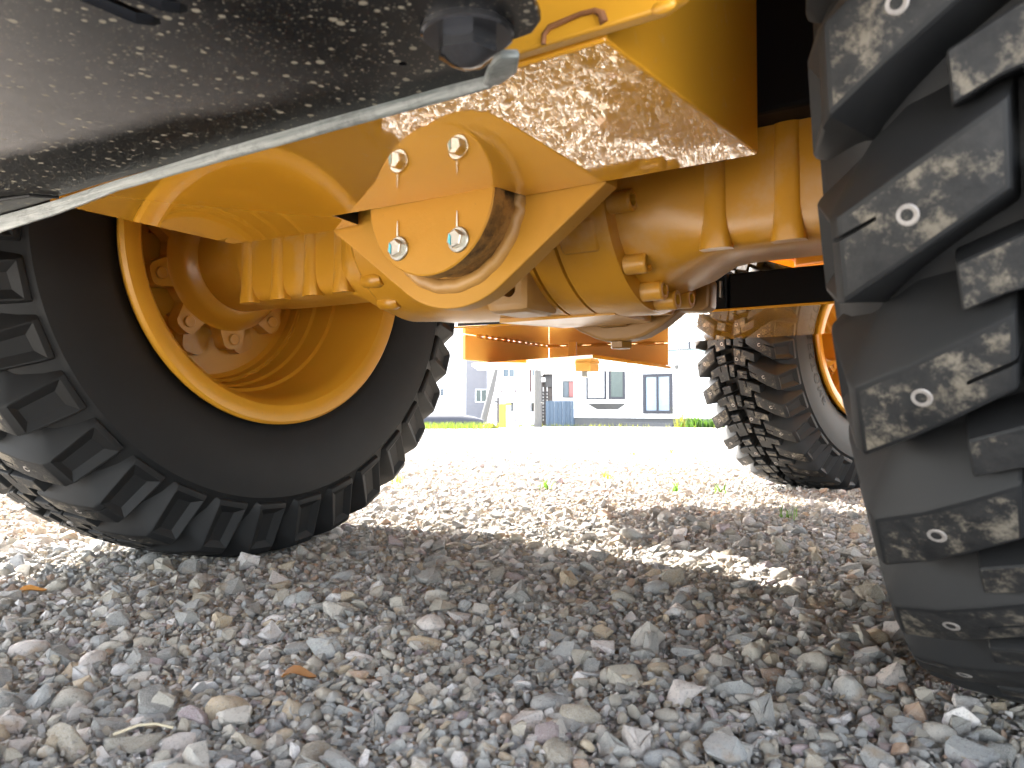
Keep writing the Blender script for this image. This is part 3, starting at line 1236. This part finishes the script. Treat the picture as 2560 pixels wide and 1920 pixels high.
lathe([(.4232, .019), (.4075, .019), (.405, .015)], 6, 'z', bm, (-1.189, 2.164, 0))
tsub('pin_bolt', bm, 'steel')

# ---- front frame, axle, lift arms (mostly hidden)
ffx = Vector((math.cos(R(16)), -math.sin(R(16)), 0))
ffc = FL + ffx * .774
ff = empty('front_frame', ffc - OFF, FH, loader)
obj('frame_side', prism([(-.95, .14), (.3, .10), (.6, .5), (.5, 1.1), (-.9, .9)], -.42, -.36, 'x', .004, 1), 'smooth', ff)
obj('frame_side', prism([(-.95, .14), (.3, .10), (.6, .5), (.5, 1.1), (-.9, .9)], .36, .42, 'x', .004, 1), 'smooth', ff)
obj('cross_beam', box(-.355, .355, -.90, -.62, .112, .40, .01), 'smooth', ff)
obj('axle_tube', loft([[(x, .12 * math.cos(2 * PI * i / 24), .11 * math.sin(2 * PI * i / 24)) for i in range(24)] for x in (-.72, .72)]), 'cast', ff)
for s in (-1, 1):
    obj('front_fender', prism([(-.80, .56), (-.70, .72), (.55, .72), (.7, .66), (.7, .63), (.55, .69), (-.68, .69), (-.77, .55)], s * .775 - .2, s * .775 + .2, 'x', .004, 1), 'smooth', ff)
    obj('lift_arm', prism([(-.2, .75), (.3, .95), (1.5, .1), (1.6, -.2), (1.45, -.25), (.2, .6)], s * .3 - .035, s * .3 + .035, 'x', .006, 1), 'smooth', ff)

# ------------------------------------------------------------------ gravel
def rock_mesh(seed, flat, rounded):
    r = random.Random(seed)
    bm = bmesh.new()
    n = 26 if rounded else 11
    for _ in range(n):
        v = Vector((r.gauss(0, 1), r.gauss(0, 1), r.gauss(0, 1))).normalized() * (r.uniform(.42, .5) if rounded else r.uniform(.34, .58))
        bm.verts.new((v.x, v.y * r.uniform(.78, .85), v.z * flat))
    bmesh.ops.convex_hull(bm, input=bm.verts)
    loose = [v for v in bm.verts if not v.link_faces]
    bmesh.ops.delete(bm, geom=loose, context='VERTS')
    bmesh.ops.dissolve_limit(bm, angle_limit=R(9), verts=bm.verts, edges=bm.edges)
    if rounded:
        bmesh.ops.triangulate(bm, faces=bm.faces)
        bmesh.ops.subdivide_edges(bm, edges=bm.edges, cuts=1, smooth=.9)
        for _ in range(2):
            bmesh.ops.smooth_vert(bm, verts=bm.verts, factor=.5, use_axis_x=True, use_axis_y=True, use_axis_z=True)
    else:
        bevel(bm, .016, 1, 18)
        bmesh.ops.triangulate(bm, faces=bm.faces)
        bmesh.ops.subdivide_edges(bm, edges=bm.edges, cuts=1)
        for v in bm.verts:
            v.co += v.co.normalized() * r.gauss(0, .017)
        if seed % 2 == 0:
            bmesh.ops.smooth_vert(bm, verts=bm.verts, factor=.45, use_axis_x=True, use_axis_y=True, use_axis_z=True)
    return mesh('rock', bm, 'stone', 180 if rounded else 26)


rocks = [rock_mesh(100 + i, f, i >= 12) for i, f in enumerate((.55, .7, .45, .8, .6, .5, .72, .38, .62, .5, .66, .58, .7, .5))]
rock_col = bpy.data.collections.new('rock_kinds')
for i, me in enumerate(rocks):
    rock_col.objects.link(bpy.data.objects.new('rock_%02d' % i, me))


def tyre_clear(x, y, top):
    """True where a stone with its top at that height stays clear of the tyres"""
    ok = np.ones(len(x), bool)
    for cx_, cy_, hd in ((-1.495, 1.085, 0), (.053, 1.085, 0), (FL.x, FL.y, R(16)), (FRW.x, FRW.y, R(16))):
        dx, dy = x - cx_, y - cy_
        u = dx * math.cos(hd) - dy * math.sin(hd)
        v = dx * math.sin(hd) + dy * math.cos(hd)
        ins = (np.abs(u) < .185) & (np.abs(v) < .628)
        zt = (.6266 if hd == 0 else .61) - np.sqrt(np.clip(.631 ** 2 - v ** 2, 0, None))
        ok &= ~(ins & (top > zt + .011))
    return ok


def scatter(r0, r1, dens, s0, s1, lift, pw=2.2):
    half = R(50)
    area = half * (r1 ** 2 - r0 ** 2)
    n = int(area * dens)
    r = np.sqrt(rng.uniform(r0 ** 2, r1 ** 2, n))
    b = rng.uniform(-half, half, n) + YAW
    x, y = -np.sin(b) * r, np.cos(b) * r
    s = s0 + (s1 - s0) * rng.uniform(0, 1, n) ** pw
    z = gh(x, y) + s * rng.uniform(.02, .24, n) + lift * rng.uniform(0, 1, n)
    return np.stack([x, y, z, s, rng.integers(0, len(rocks), n)], 1)


layers = [scatter(.28, 2.2, 1150, .022, .060, .004, 2.4), scatter(2.2, 5.5, 420, .022, .055, .006, 2.6), scatter(5.5, 13, 60, .025, .06, .006),
          scatter(.28, 2.0, 9000, .009, .025, .009, 1.5), scatter(2.0, 4.0, 3400, .012, .026, .008, 1.6), scatter(4.0, 8.0, 1000, .014, .032, .008), scatter(8, 17, 130, .02, .05, .005),
          scatter(.28, 1.7, 24000, .005, .011, .009, 1.2), scatter(1.7, 3.0, 9000, .007, .013, .009, 1.2), scatter(3.0, 5.0, 2500, .009, .016, .009, 1.2)]
P = np.concatenate(layers)
P = P[tyre_clear(P[:, 0], P[:, 1], P[:, 2] + P[:, 3] * .35)]
# the 300 stones that show largest become stones of their own
rel = P[:, :3] - np.array([0, 0, EYE])
fw = np.array([-math.sin(YAW), math.cos(YAW), 0])
rt = np.array([math.cos(YAW), math.sin(YAW), 0])
dep = rel @ fw
px = 1280 + 1981 * (rel @ rt) / dep
py = 960 - 1981 * (rel[:, 2] / dep - math.tan(PITCH))
vis = (px > 0) & (px < 2560) & (py < 1905) & (dep > .3)
ang = np.where(vis, P[:, 3] / dep, 0)
order = np.argsort(-ang)
own, rest = P[order[:300]], P[order[300:]]
for x, y, z, s, k in own:
    o = link('stone', rocks[int(k)], ground, (x, y, z), (random.gauss(0, .3), random.gauss(0, .3), random.uniform(0, 6.28)))
    o.scale = (s, s * random.uniform(.75, 1.1), s * random.uniform(.8, 1.15))

n = len(rest)
me = bpy.data.meshes.new('gravel')
me.from_pydata(rest[:, :3].tolist(), [], [])
rot = np.stack([rng.normal(0, .45, n), rng.normal(0, .45, n), rng.uniform(0, 6.283, n)], 1)
scl = rest[:, 3:4] * np.stack([rng.uniform(.9, 1.2, n), rng.uniform(.7, 1.05, n), rng.uniform(.7, 1.15, n)], 1)
for nm, arr in (('rot', rot), ('scl', scl)):
    a = me.attributes.new(nm, 'FLOAT_VECTOR', 'POINT')
    a.data.foreach_set('vector', arr.astype(np.float32).ravel())
a = me.attributes.new('kind_id', 'INT', 'POINT')
a.data.foreach_set('value', rest[:, 4].astype(np.int32))
gravel = link('gravel', me)
tag(gravel, 'loose angular grey and beige gravel covering the yard', None, None, 'stuff')
ng = bpy.data.node_groups.new('scatter', 'GeometryNodeTree')
ng.interface.new_socket('Geometry', in_out='INPUT', socket_type='NodeSocketGeometry')
ng.interface.new_socket('Geometry', in_out='OUTPUT', socket_type='NodeSocketGeometry')
gi, go = ng.nodes.new('NodeGroupInput'), ng.nodes.new('NodeGroupOutput')
ci = ng.nodes.new('GeometryNodeCollectionInfo')
ci.inputs['Collection'].default_value = rock_col
ci.inputs['Separate Children'].default_value = True
ci.inputs['Reset Children'].default_value = True
ip = ng.nodes.new('GeometryNodeInstanceOnPoints')
ip.inputs['Pick Instance'].default_value = True


def named(nm, typ):
    nd = ng.nodes.new('GeometryNodeInputNamedAttribute')
    nd.data_type = typ
    nd.inputs['Name'].default_value = nm
    return nd.outputs['Attribute']


ng.links.new(gi.outputs[0], ip.inputs['Points'])
ng.links.new(ci.outputs[0], ip.inputs['Instance'])
ng.links.new(named('kind_id', 'INT'), ip.inputs['Instance Index'])
ng.links.new(named('rot', 'FLOAT_VECTOR'), ip.inputs['Rotation'])
ng.links.new(named('scl', 'FLOAT_VECTOR'), ip.inputs['Scale'])
ng.links.new(ip.outputs[0], go.inputs[0])
md = gravel.modifiers.new('scatter', 'NODES')
md.node_group = ng
print('gravel', n)

# ------------------------------------------------------------------ beyond the yard
RT = Vector((math.cos(YAW), math.sin(YAW), 0))
K = {}
K['white'] = plain('white render wall', (0.86, 0.86, 0.86), .8, 0, (6, (0.82, 0.82, 0.83)), .05, 20)
K['lilac'] = plain('pale grey siding', (0.20, 0.197, 0.215), .8, 0, (4, (0.17, 0.17, 0.185)))
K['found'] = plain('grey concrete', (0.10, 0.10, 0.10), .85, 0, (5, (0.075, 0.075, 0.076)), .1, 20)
K['navy'] = plain('dark blue window frame', (0.006, 0.008, 0.018), .4)
K['wframe'] = plain('white window frame', (0.75, 0.75, 0.74), .4)
K['gframe'] = plain('grey window frame', (0.06, 0.059, 0.055), .4)
K['glass'] = plain('blue grey window glass', (0.05, 0.075, 0.10), .08, 0, (1.5, (0.08, 0.11, 0.14)))
K['dark_glass'] = plain('dark window glass', (0.03, 0.045, 0.05), .08, 0, (2, (0.07, 0.10, 0.095)))
K['curtain'] = plain('white curtain behind glass', (0.24, 0.29, 0.35), .15, 0, (5, (0.13, 0.19, 0.26)))
K['pipe'] = plain('red brown pipe', (0.06, 0.013, 0.009), .6)
K['conc'] = plain('pole concrete', (0.105, 0.103, 0.10), .85, 0, (7, (0.07, 0.069, 0.067)), .2, 30)
K['teal'] = plain('pale teal trim', (0.25, 0.38, 0.40), .5)
K['steelblue'] = plain('blue grey corrugated sheet', (0.042, 0.068, 0.105), .5, 0, (9, (0.075, 0.11, 0.15)))
K['tarp'] = plain('black sheet', (0.018, 0.019, 0.026), .7, 0, (3, (0.035, 0.036, 0.045)), .3, 8)
K['yellowp'] = plain('yellow plastic', (0.75, 0.58, 0.03), .5)
K['wood'] = plain('weathered boards', (0.06, 0.052, 0.048), .8, 0, (8, (0.11, 0.095, 0.085)))
K['dark'] = plain('dark metal post', (0.045, 0.04, 0.04), .6)
K['pink'] = plain('pink curtain', (0.36, 0.15, 0.14), .6)
M.update(K)


def leafmat(name, a, b):
    k = NT(name)
    oi = k.n('ShaderNodeNewGeometry')
    k.set(Base_Color=k.mix(oi.outputs['Random Per Island'], a, b), Roughness=.55)
    k.b.inputs['Subsurface Weight'].default_value = 0
    tr = k.n('ShaderNodeBsdfTranslucent')
    tr.inputs['Color'].default_value = (b[0] * 1.4, b[1] * 1.4, b[2] * .8, 1)
    ms = k.n('ShaderNodeMixShader')
    ms.inputs[0].default_value = .4
    out = k.t.nodes['Material Output']
    k.l(k.b.outputs[0], ms.inputs[1])
    k.l(tr.outputs[0], ms.inputs[2])
    k.l(ms.outputs[0], out.inputs[0])
    return k.m


M['grass'] = leafmat('grass blade', (0.022, 0.055, 0.006), (0.085, 0.115, 0.014))
M['leaf'] = leafmat('green leaf', (0.02, 0.065, 0.006), (0.055, 0.115, 0.012))
M['weed'] = leafmat('yellow green weed', (0.075, 0.11, 0.012), (0.17, 0.17, 0.03))
M['dryleaf'] = leafmat('dry brown leaf', (0.20, 0.09, 0.035), (0.30, 0.14, 0.05))
M['straw'] = plain('pale straw', (0.45, 0.38, 0.26), .7)


def street(X, D, z=0.0):
    """a point of the street, metres right of and ahead of the yard's corner"""
    v = RT * X + FWD * D
    return Vector((v.x, v.y, z))


def sroot(name, X, D, label, cat, group=None, turn=0.0):
    p = street(X, D)
    z = float(gh(np.array([p.x]), np.array([p.y]))[0])
    e = empty(name, (p.x, p.y, z - .02), YAW + turn)
    tag(e, label, cat, group)
    e['z0'] = z - .02
    return e


def sbox(root, name, x0, x1, y0, y1, z0, z1, mat, bev=0.0, parent=None, X=0.0, D=0.0):
    """box in the root's own axes; x, y relative to street point X, D, z absolute"""
    b = box(x0 - X, x1 - X, y0 - D, y1 - D, z0 - root['z0'], z1 - root['z0'], bev)
    return obj(name, b, mat, parent or root)


def swindow(root, x0, x1, z0, z1, y, X, D, frame, panes, fw=.05, mull=None):
    """frame ring standing proud of the wall, panes set into it"""
    z = root['z0']
    b = bmesh.new()
    a0, a1, c0, c1 = x0 - X, x1 - X, z0 - z, z1 - z
    yy = y - D
    for (p, q, r, s) in ((a0, a1, c0, c0 + fw), (a0, a1, c1 - fw, c1), (a0, a0 + fw, c0 + fw, c1 - fw), (a1 - fw, a1, c0 + fw, c1 - fw)):
        box(p, q, yy - .06, yy + .04, r, s, 0, b)
    n = len(panes)
    wd = (a1 - a0 - 2 * fw) / n
    for i in range(1, n):
        m_ = a0 + fw + wd * i
        box(m_ - fw * .4, m_ + fw * .4, yy - .045, yy + .03, c0 + fw, c1 - fw, 0, b)
    wn_ = obj('window', b, frame, root)
    for i, pm in enumerate(panes):
        b = box(a0 + fw + wd * i + (fw * .42 if i else 0), a0 + fw + wd * (i + 1) - (fw * .42 if i < n - 1 else 0), yy - .018 - .004 * i, yy + .005, c0 + fw, c1 - fw)
        obj('pane', b, pm, wn_)
    return wn_


# far left house: white front and a grey-lilac gable side
r = sroot('apartment_house', -3, 42, 'white two storey house with narrow windows and a grey sided wing', 'house')
kw = dict(X=-3, D=42)
sbox(r, 'wall', -12, -2.442, 42, 50, -.60, 6.4, 'white', **kw)
sbox(r, 'wall', -2.44, -1.234, 41.96, 50, -.60, 6.4, 'lilac', **kw)
for i in range(34):
    z = -.35 + i * .19
    sbox(r, 'siding_board', -2.436, -1.238, 41.945, 41.962, z, z + .178, 'lilac', **kw)
obj('roof', prism([(-12.4 + 3, 6.4 - r['z0']), (-1 + 3, 6.4 - r['z0']), (-6.5 + 3, 8.6 - r['z0'])], -.4, 8.4, 'y'), 'dark', r)
for x0, x1, z0, z1 in ((-3.803, -3.611, .941, 1.336), (-3.182, -3.063, .722, 1.317), (-3.14, -3.048, 2.467, 2.858)):
    swindow(r, x0, x1, z0, z1, 42, -3, 42, 'wframe', ['glass'], .02)
swindow(r, -1.944, -1.311, .607, 1.309, 41.95, -3, 42, 'wframe', ['dark_glass', 'dark_glass'], .05)
swindow(r, -1.848, -1.25, 2.30, 2.70, 41.95, -3, 42, 'wframe', ['glass', 'glass'], .04)
sbox(r, 'vent_hood', -3.75, -3.4, 41.9, 42.0, 3.05, 3.16, 'gframe', **kw)

# house with red brown pipework
r = sroot('pipe_house', 0, 39, 'white house with red brown battens and pipes across its front', 'house')
kw = dict(X=0, D=39)
sbox(r, 'wall', -1.22, 1.14, 39, 46, -.6, 5.8, 'white', **kw)
for x0, x1, z0, z1, t in ((-.541, -.516, -.45, 5.6, .03), (.153, .182, -.464, 5.6, .03), (.872, .945, 1.16, 5.6, .06), (.878, .905, -.464, 1.12, .03)):
    sbox(r, 'pipe', x0, x1, 39 - t - .02, 38.99, z0, z1, 'pipe', .004, **kw)
sbox(r, 'batten', -1.15, 1.12, 38.985, 39.0 - .002, 1.12, 1.156, 'pipe', **kw)
for x0, x1, z0, z1, g, p in ((-.452, .135, 1.814, 2.30, 'wframe', ['glass', 'glass']), (-.31, .064, .159, .586, 'gframe', ['glass']), (.95, 1.10, .141, .568, 'gframe', ['dark_glass']),
                             (.98, 1.12, 1.85, 2.25, 'wframe', ['glass'])):
    swindow(r, x0, x1, z0, z1, 39, 0, 39, g, p, .03)
for z in (1.35, .66):
    b = bmesh.new()
    bmesh.ops.create_icosphere(b, subdivisions=2, radius=.035, matrix=Matrix.Translation((.195, -.06, z - r['z0'])))
    obj('pipe_joint', b, 'wframe', r)
b = box(-.25, -.2, -.03, -.002, 1.35 - r['z0'], 1.40 - r['z0'])
obj('wall_vent', b, 'gframe', r)
# diagonal stay of the pipework at its right end
b = tube([(.96, -.10, -.2), (1.13, -.10, .95 - r['z0'])], .012, 6)
obj('stay', b, 'pipe', r)

# shed with a slatted rack between the houses
r = sroot('storage_shed', 1.86, 40.5, 'dark weathered shed with slatted rack and grey hatch beside the pole', 'shed')
kw = dict(X=1.86, D=40.5)
sbox(r, 'wall', 1.50, 2.3, 40.9, 43, -.6, 2.0, 'wood', **kw)
sbox(r, 'roof', 1.62, 2.4, 40.35, 43.1, 1.99, 2.06, 'dark', **kw)
sbox(r, 'hatch', 1.712, 2.192, 40.7, 40.88, 1.392, 1.983, 'found', **kw)
sbox(r, 'white_box', 1.519, 1.705, 40.5, 40.7, 1.643, 1.865, 'wframe', .01, **kw)
for i in range(9):
    z = -.25 + i * .165
    sbox(r, 'slat', 1.55, 1.84, 40.5, 40.56, z, z + .075, 'dark', **kw)
for x in (1.60, 1.80):
    sbox(r, 'upright', x - .02, x + .02, 40.57, 40.62, -.35, 1.38, 'wframe', **kw)
for i in range(4):
    x = 1.865 + i * .085
    sbox(r, 'board', x, x + .075, 40.6, 40.63 + .006 * (i % 2), .45, 1.33, 'wood', **kw)

# right house: two storeys, bay window, sliding window, terrace roof over its right part
p = street(2.805, 36)
hz = -.54
h = empty('corner_house', (p.x, p.y, hz), YAW - R(41.84))
tag(h, 'white house with a bay window, dark framed sliding window and roof terrace', 'house')


def hbox(name, x0, x1, y0, y1, z0, z1, mat, bev=0.0, parent=None):
    return obj(name, box(x0, x1, y0, y1, z0 - hz, z1 - hz, bev), mat, parent or h)


def hwin(x0, x1, z0, z1, frame, panes, fw, y=0.0):
    e = {'z0': hz}
    b = bmesh.new()
    for (pp, q, rr_, s) in ((x0, x1, z0, z0 + fw), (x0, x1, z1 - fw, z1), (x0, x0 + fw, z0 + fw, z1 - fw), (x1 - fw, x1, z0 + fw, z1 - fw)):
        box(pp, q, y - .07, y + .03, rr_ - hz, s - hz, .006, None).free()
        box(pp, q, y - .07, y + .03, rr_ - hz, s - hz, 0, b)
    n_ = len(panes)
    wd = (x1 - x0 - 2 * fw) / n_
    for i in range(1, n_):
        m_ = x0 + fw + wd * i
        box(m_ - fw * .35, m_ + fw * .35, y - .055, y + .02, z0 + fw - hz, z1 - fw - hz, 0, b)
    o = obj('window', b, frame, h)
    for i, pm in enumerate(panes):
        obj('pane', box(x0 + fw + wd * i + (fw * .36 if i else 0), x0 + fw + wd * (i + 1) - (fw * .36 if i < n_ - 1 else 0), y - .022 - .006 * i, y + .004, z0 + fw - hz, z1 - fw - hz), pm, o)
    return o


hbox('wall', 0, 4.87, 0, 7, -.125, 5.6, 'white')
hbox('wall', 4.871, 9.5, 0.003, 7, -.125, 2.38, 'white')
hbox('foundation', .02, 9.48, .03, 6.95, -1.1, -.127, 'found')
hbox('foundation', 2.888, 5.26, -.35, .028, -1.1, -.31, 'found', .01)
hbox('drip_edge', -.02, 9.52, -.025, .028, -.145, -.1255, 'gframe')
hbox('terrace_slab', 4.80, 9.7, -.22, 7.1, 2.381, 2.56, 'white')
hbox('terrace_trim', 4.78, 9.72, -.25, -.221, 2.52, 2.64, 'teal')
hbox('terrace_trim', 4.78, 9.72, -.215, -.19, 2.64, 2.70, 'gframe')
for i in range(40):
    x = 4.90 + i * .115
    hbox('baluster', x - .010, x + .010, -.20, -.18, 2.70, 3.55, 'gframe')
for x in (4.86, 6.0, 7.4, 9.0):
    hbox('terrace_post', x - .03, x + .03, -.215, -.165, 2.70, 3.62, 'navy')
hbox('terrace_rail', 4.84, 9.6, -.22, -.16, 3.56, 3.62, 'navy')
hbox('vent', 1.0, 1.327, .015, .0295, -.355, -.278, 'gframe')
hwin(3.706, 5.113, .069, 1.739, 'navy', ['curtain', 'curtain'], .13)
# bay: a box on a sloping soffit
bz = -hz
obj('bay_box', prism([(.88, 0), (1.04, -.42), (2.14, -.42), (2.86, 0)], .58 + bz, 2.5 + bz, 'z'), 'white', h)
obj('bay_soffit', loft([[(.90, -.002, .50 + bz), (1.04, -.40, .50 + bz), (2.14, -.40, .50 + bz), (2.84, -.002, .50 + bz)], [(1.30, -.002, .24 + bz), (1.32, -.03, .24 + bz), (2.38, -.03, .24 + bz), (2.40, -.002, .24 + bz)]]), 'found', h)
obj('bay_sill', prism([(.85, 0), (1.02, -.45), (2.16, -.45), (2.89, 0)], .505 + bz, .578 + bz, 'z'), 'white', h)
hwin(1.06, 2.10, .68, 2.0, 'navy', ['white'], .075, -.43)
# its right facet carries a window of its own
fx = Vector((2.86 - 2.14, .42, 0))
fl = fx.length
fe = bmesh.new()
ww, f2 = fl * .86, .10
for (pp, q, a_, b_) in ((0, ww, .68, .68 + f2), (0, ww, 1.92, 1.92 + f2), (0, f2, .78, 1.92), (ww - f2, ww, .78, 1.92)):
    box(pp, q, -.05, .02, a_ + bz, b_ + bz, 0, fe)
fo = obj('window', fe, 'navy', h, (2.14 + fx.x * .07, -.42 + fx.y * .07 - .01, 0), (0, 0, math.atan2(fx.y, fx.x)))
obj('pane', box(f2, ww - f2, -.015, .005, .78 + bz, 1.92 + bz), 'dark_glass', fo)
hbox('meter_box', 5.26, 5.40, -.10, 0.0, 1.90, 2.07, 'gframe', .01)
hbox('outdoor_lamp', 3.053, 3.236, -.12, -.001, 1.816, 1.90, 'gframe', .01)
hbox('downpipe', .93, .97, -.18, -.14, .6, 5.0, 'wframe')
# wing set back on the left
b = box(-.98, -.02, 1.2, 5, -1.0 - hz, 5.2 - hz)
obj('wing', b, 'white', h)
wp = street(2.389, 37.2)
e = sroot('neighbour_wall', 2.5, 37.5, 'white side wall with a sliding window behind the blue fence', 'house')
sbox(e, 'wall', 2.05, 3.4, 37.5, 40, -.6, 5, 'white', X=2.5, D=37.5)
swindow(e, 2.389, 2.98, .798, 1.585, 37.5, 2.5, 37.5, 'gframe', ['glass', 'pink'], .03)

# corrugated fence
f = sroot('corrugated_fence', 2.2, 36, 'blue grey corrugated metal fence between pole and white house', 'fence')
for i in range(7):
    x0 = 1.538 + i * .19
    pts_t, pts_b = [], []
    nn = 12
    poly = [(x0 - 2.2 + .188 * j / nn, .016 * math.cos(2 * PI * j / nn * 1.0) + .02 * (i % 2)) for j in range(nn + 1)]
    poly += [(x, y + .004) for x, y in reversed(poly)]
    obj('sheet', prism(poly, .0, .631 - f['z0'], 'z'), 'steelblue', f, ang=60)
obj('fence_rail', box(-.68, .66, .05, .09, .75, .80), 'wood', f)

# poles and posts
q = sroot('utility_pole', 1.03, 31.5, 'thick grey concrete utility pole standing left of the blue fence', 'pole')
b = bmesh.new()
lathe([(-.3, .160), (3.3, .138), (9, .10)], 24, 'z', b)
obj('shaft', b, 'conc', q)
for i in range(4):
    obj('step_bolt', tube([((-1) ** i * .10, -.09, 1.0 + i * .45), ((-1) ** i * .24, -.10, 1.0 + i * .45)], .012, 6), 'steel', q)
q = sroot('leaning_pole', -1.07, 30, 'leaning pale concrete pole propped beside the black mound', 'pole')
obj('shaft', loft([[(x0 + dx + rr_ * math.cos(2 * PI * i / 12), rr_ * math.sin(2 * PI * i / 12), z) for i in range(12)]
                   for x0, dx, rr_, z in ((0, -.03, .135, -.2), (0, .0, .132, .3), (0, .29, .115, 1.42), (0, .46, .08, 2.15), (0, .66, .07, 3.4))]), 'conc', q)
q = sroot('black_post', -.50, 28.5, 'short black square post with a knob beside the yellow guard', 'post')
obj('upright', box(-.045, .045, -.045, .045, -.05, .681 - q['z0'], .008), 'dark', q)
obj('knob', lathe([(-.13, .03), (-.10, .04), (-.045, .03)], 12, 'x', None, (0, 0, .53 - q['z0'])), 'dark', q)
q = sroot('yellow_guard', -.30, 30, 'bright yellow plastic cable guard beside the black post', 'guard')
obj('panel', box(-.185, .075, -.05, .05, 0, .468 - q['z0'], .03), 'yellowp', q)
obj('panel', box(.08, .253, -.04, .05, 0, .46 - q['z0'], .03), 'wframe', q)
obj('cap', box(.078, .256, -.045, .055, .40 - q['z0'], .475 - q['z0'], .02), 'yellowp', q)

# black sheet over a low bank
q = sroot('covered_bank', -2.0, 27, 'low bank covered with a black plastic sheet behind green grass', 'bank')
secs = []
for x, zt in ((-5.5, .0), (-4.2, .06), (-2.9, .02), (-2.1, .06), (-.8, .06), (.3, .05), (.75, -.02), (1.02, -.12), (1.08, -.30)):
    zt -= q['z0']
    zt = max(zt, .05)
    secs.append([(x, -.45, -.05), (x, -.38, zt * .6), (x, -.22, zt), (x, .25, zt + .02), (x, .5, zt * .5), (x, .6, -.05)])
obj('sheet', loft(secs), 'tarp', q, ang=60)
obj('bank_end', box(1.05, 1.40, -.40, .4, -.05, .20, .06), 'wood', q)


# grass and weeds
def blades(name, pts, hgt, wid, mat, lean=.5):
    V, F = [], []
    for (x, y, z) in pts:
        a = rng.uniform(0, 2 * PI)
        hh = hgt * rng.uniform(.45, 1.15)
        ww_ = wid * rng.uniform(.6, 1.2)
        dx, dy = math.cos(a), math.sin(a)
        l = rng.uniform(.1, lean) * hh
        b = rng.uniform(0, 2 * PI)
        lx, ly = math.cos(b) * l, math.sin(b) * l
        i = len(V)
        V += [(x - dx * ww_, y - dy * ww_, z - .01), (x + dx * ww_, y + dy * ww_, z - .01),
              (x + dx * ww_ * .8 + lx * .35, y + dy * ww_ * .8 + ly * .35, z + hh * .6), (x - dx * ww_ * .8 + lx * .35, y - dy * ww_ * .8 + ly * .35, z + hh * .6),
              (x + lx, y + ly, z + hh)]
        F += [(i, i + 1, i + 2, i + 3), (i + 3, i + 2, i + 4)]
    me = bpy.data.meshes.new(name)
    me.from_pydata(V, [], F)
    me.materials.append(M[mat])
    return me


def spread(n_, x0, x1, d0, d1, pw=1.0):
    out = []
    for _ in range(n_):
        p_ = street(rng.uniform(x0, x1), d0 + (d1 - d0) * rng.uniform(0, 1) ** pw)
        out.append((p_.x, p_.y, float(gh(np.array([p_.x]), np.array([p_.y]))[0])))
    return out


g = link('grass', blades('grass', spread(1300, -4.5, -.75, 25.2, 26.55) + spread(220, -3.6, -.6, 23.5, 25.2, .4), .24, .010, 'grass'))
tag(g, 'bright green grass growing along the black covered bank', None, None, 'stuff')
g = link('grass', blades('grass', spread(160, .3, 3.0, 34.6, 35.7) + spread(90, 2.9, 5.6, 31, 34.5) + spread(70, -3, 8, 18, 33), .16, .012, 'weed'))
tag(g, 'thin yellow green grass along the house fronts and yard edge', None, None, 'stuff')


def clump(name, X, D, n_, w_, hgt, wid, mat, label, cat, group=None):
    p_ = street(X, D)
    z = float(gh(np.array([p_.x]), np.array([p_.y]))[0])
    pts_ = [(rng.normal(0, w_), rng.normal(0, w_ * .8), 0) for _ in range(n_)]
    o = link(name, blades(name, pts_, hgt, wid, mat, .7), None, (p_.x, p_.y, z))
    return tag(o, label, cat, group)


clump('leafy_clump', 6.75, 29.2, 220, .17, .42, .022, 'leaf', 'broad green leafy clump left of its twin by the house corner', 'plant')
clump('leafy_clump', 7.40, 28.9, 220, .16, .38, .022, 'leaf', 'green leafy clump behind the far front tyre', 'plant')
clump('tall_weed', 6.35, 29.6, 70, .10, .75, .012, 'weed', 'tall yellowing weed at the white house corner', 'plant')
clump('leafy_weed', -.70, 26.0, 60, .14, .22, .03, 'weed', 'yellow green leafy weed at the end of the black bank', 'plant')
for X, D in ((.13, 3.15), (.62, 3.05), (.77, 2.95), (.43, 3.6), (-.50, 3.42), (.76, 2.2), (1.3, 6.5), (.95, 6.2)):
    clump('weed_sprout', X, D, 14, .014, .05, .0035, 'weed' if D > 3.3 else 'leaf', 'small green weed sprouting in the sunlit gravel', 'weed', 'weeds in the gravel')


# dry leaves and straws in front
def dry(X, D, rz, s, label):
    p_ = street(X, D)
    z = float(gh(np.array([p_.x]), np.array([p_.y]))[0])
    b_ = bmesh.new()
    rows_ = []
    for i in range(7):
        t = i / 6
        ww_ = .35 * math.sin(PI * (.08 + .88 * t)) + .02
        zz = .10 * math.sin(t * 5) + .12
        rows_.append([b_.verts.new(((t - .5) * s, -ww_ * s * .5, (zz + .22 * ww_) * s)), b_.verts.new(((t - .5) * s, 0, (zz - .04) * s)), b_.verts.new(((t - .5) * s, ww_ * s * .45, (zz + .35 * ww_) * s))])
    for a_, c_ in zip(rows_[:-1], rows_[1:]):
        for k_ in range(2):
            b_.faces.new((a_[k_], a_[k_ + 1], c_[k_ + 1], c_[k_]))
    o = obj('dry_leaf', b_, 'dryleaf', None, (p_.x, p_.y, z + .013), (.2, -.15, rz))
    tag(o, label, 'leaf')


dry(-.235, .885, .4, .040, 'curled brown dry leaf on the gravel before the left tyre')
dry(-.77, 1.28, 1.2, .042, 'reddish brown dry leaf on gravel near the left edge')
for X, D, rz, L, lab in ((-.335, .73, .9, .05, 'pale straw lying across stones at the lower left'), (.515, .80, .5, .06, 'thin pale straw on stones below the right tyre')):
    p_ = street(X, D)
    o = obj('straw', tube([(-L / 2, 0, .016), (-.1 * L, .003, .021), (.2 * L, .004, .020), (L / 2, -.002, .017)], .0012, 6), 'straw', None, (p_.x, p_.y, 0), (0, 0, rz))
    tag(o, lab, 'straw')

# the sky past the street is the Nishita sky of the world
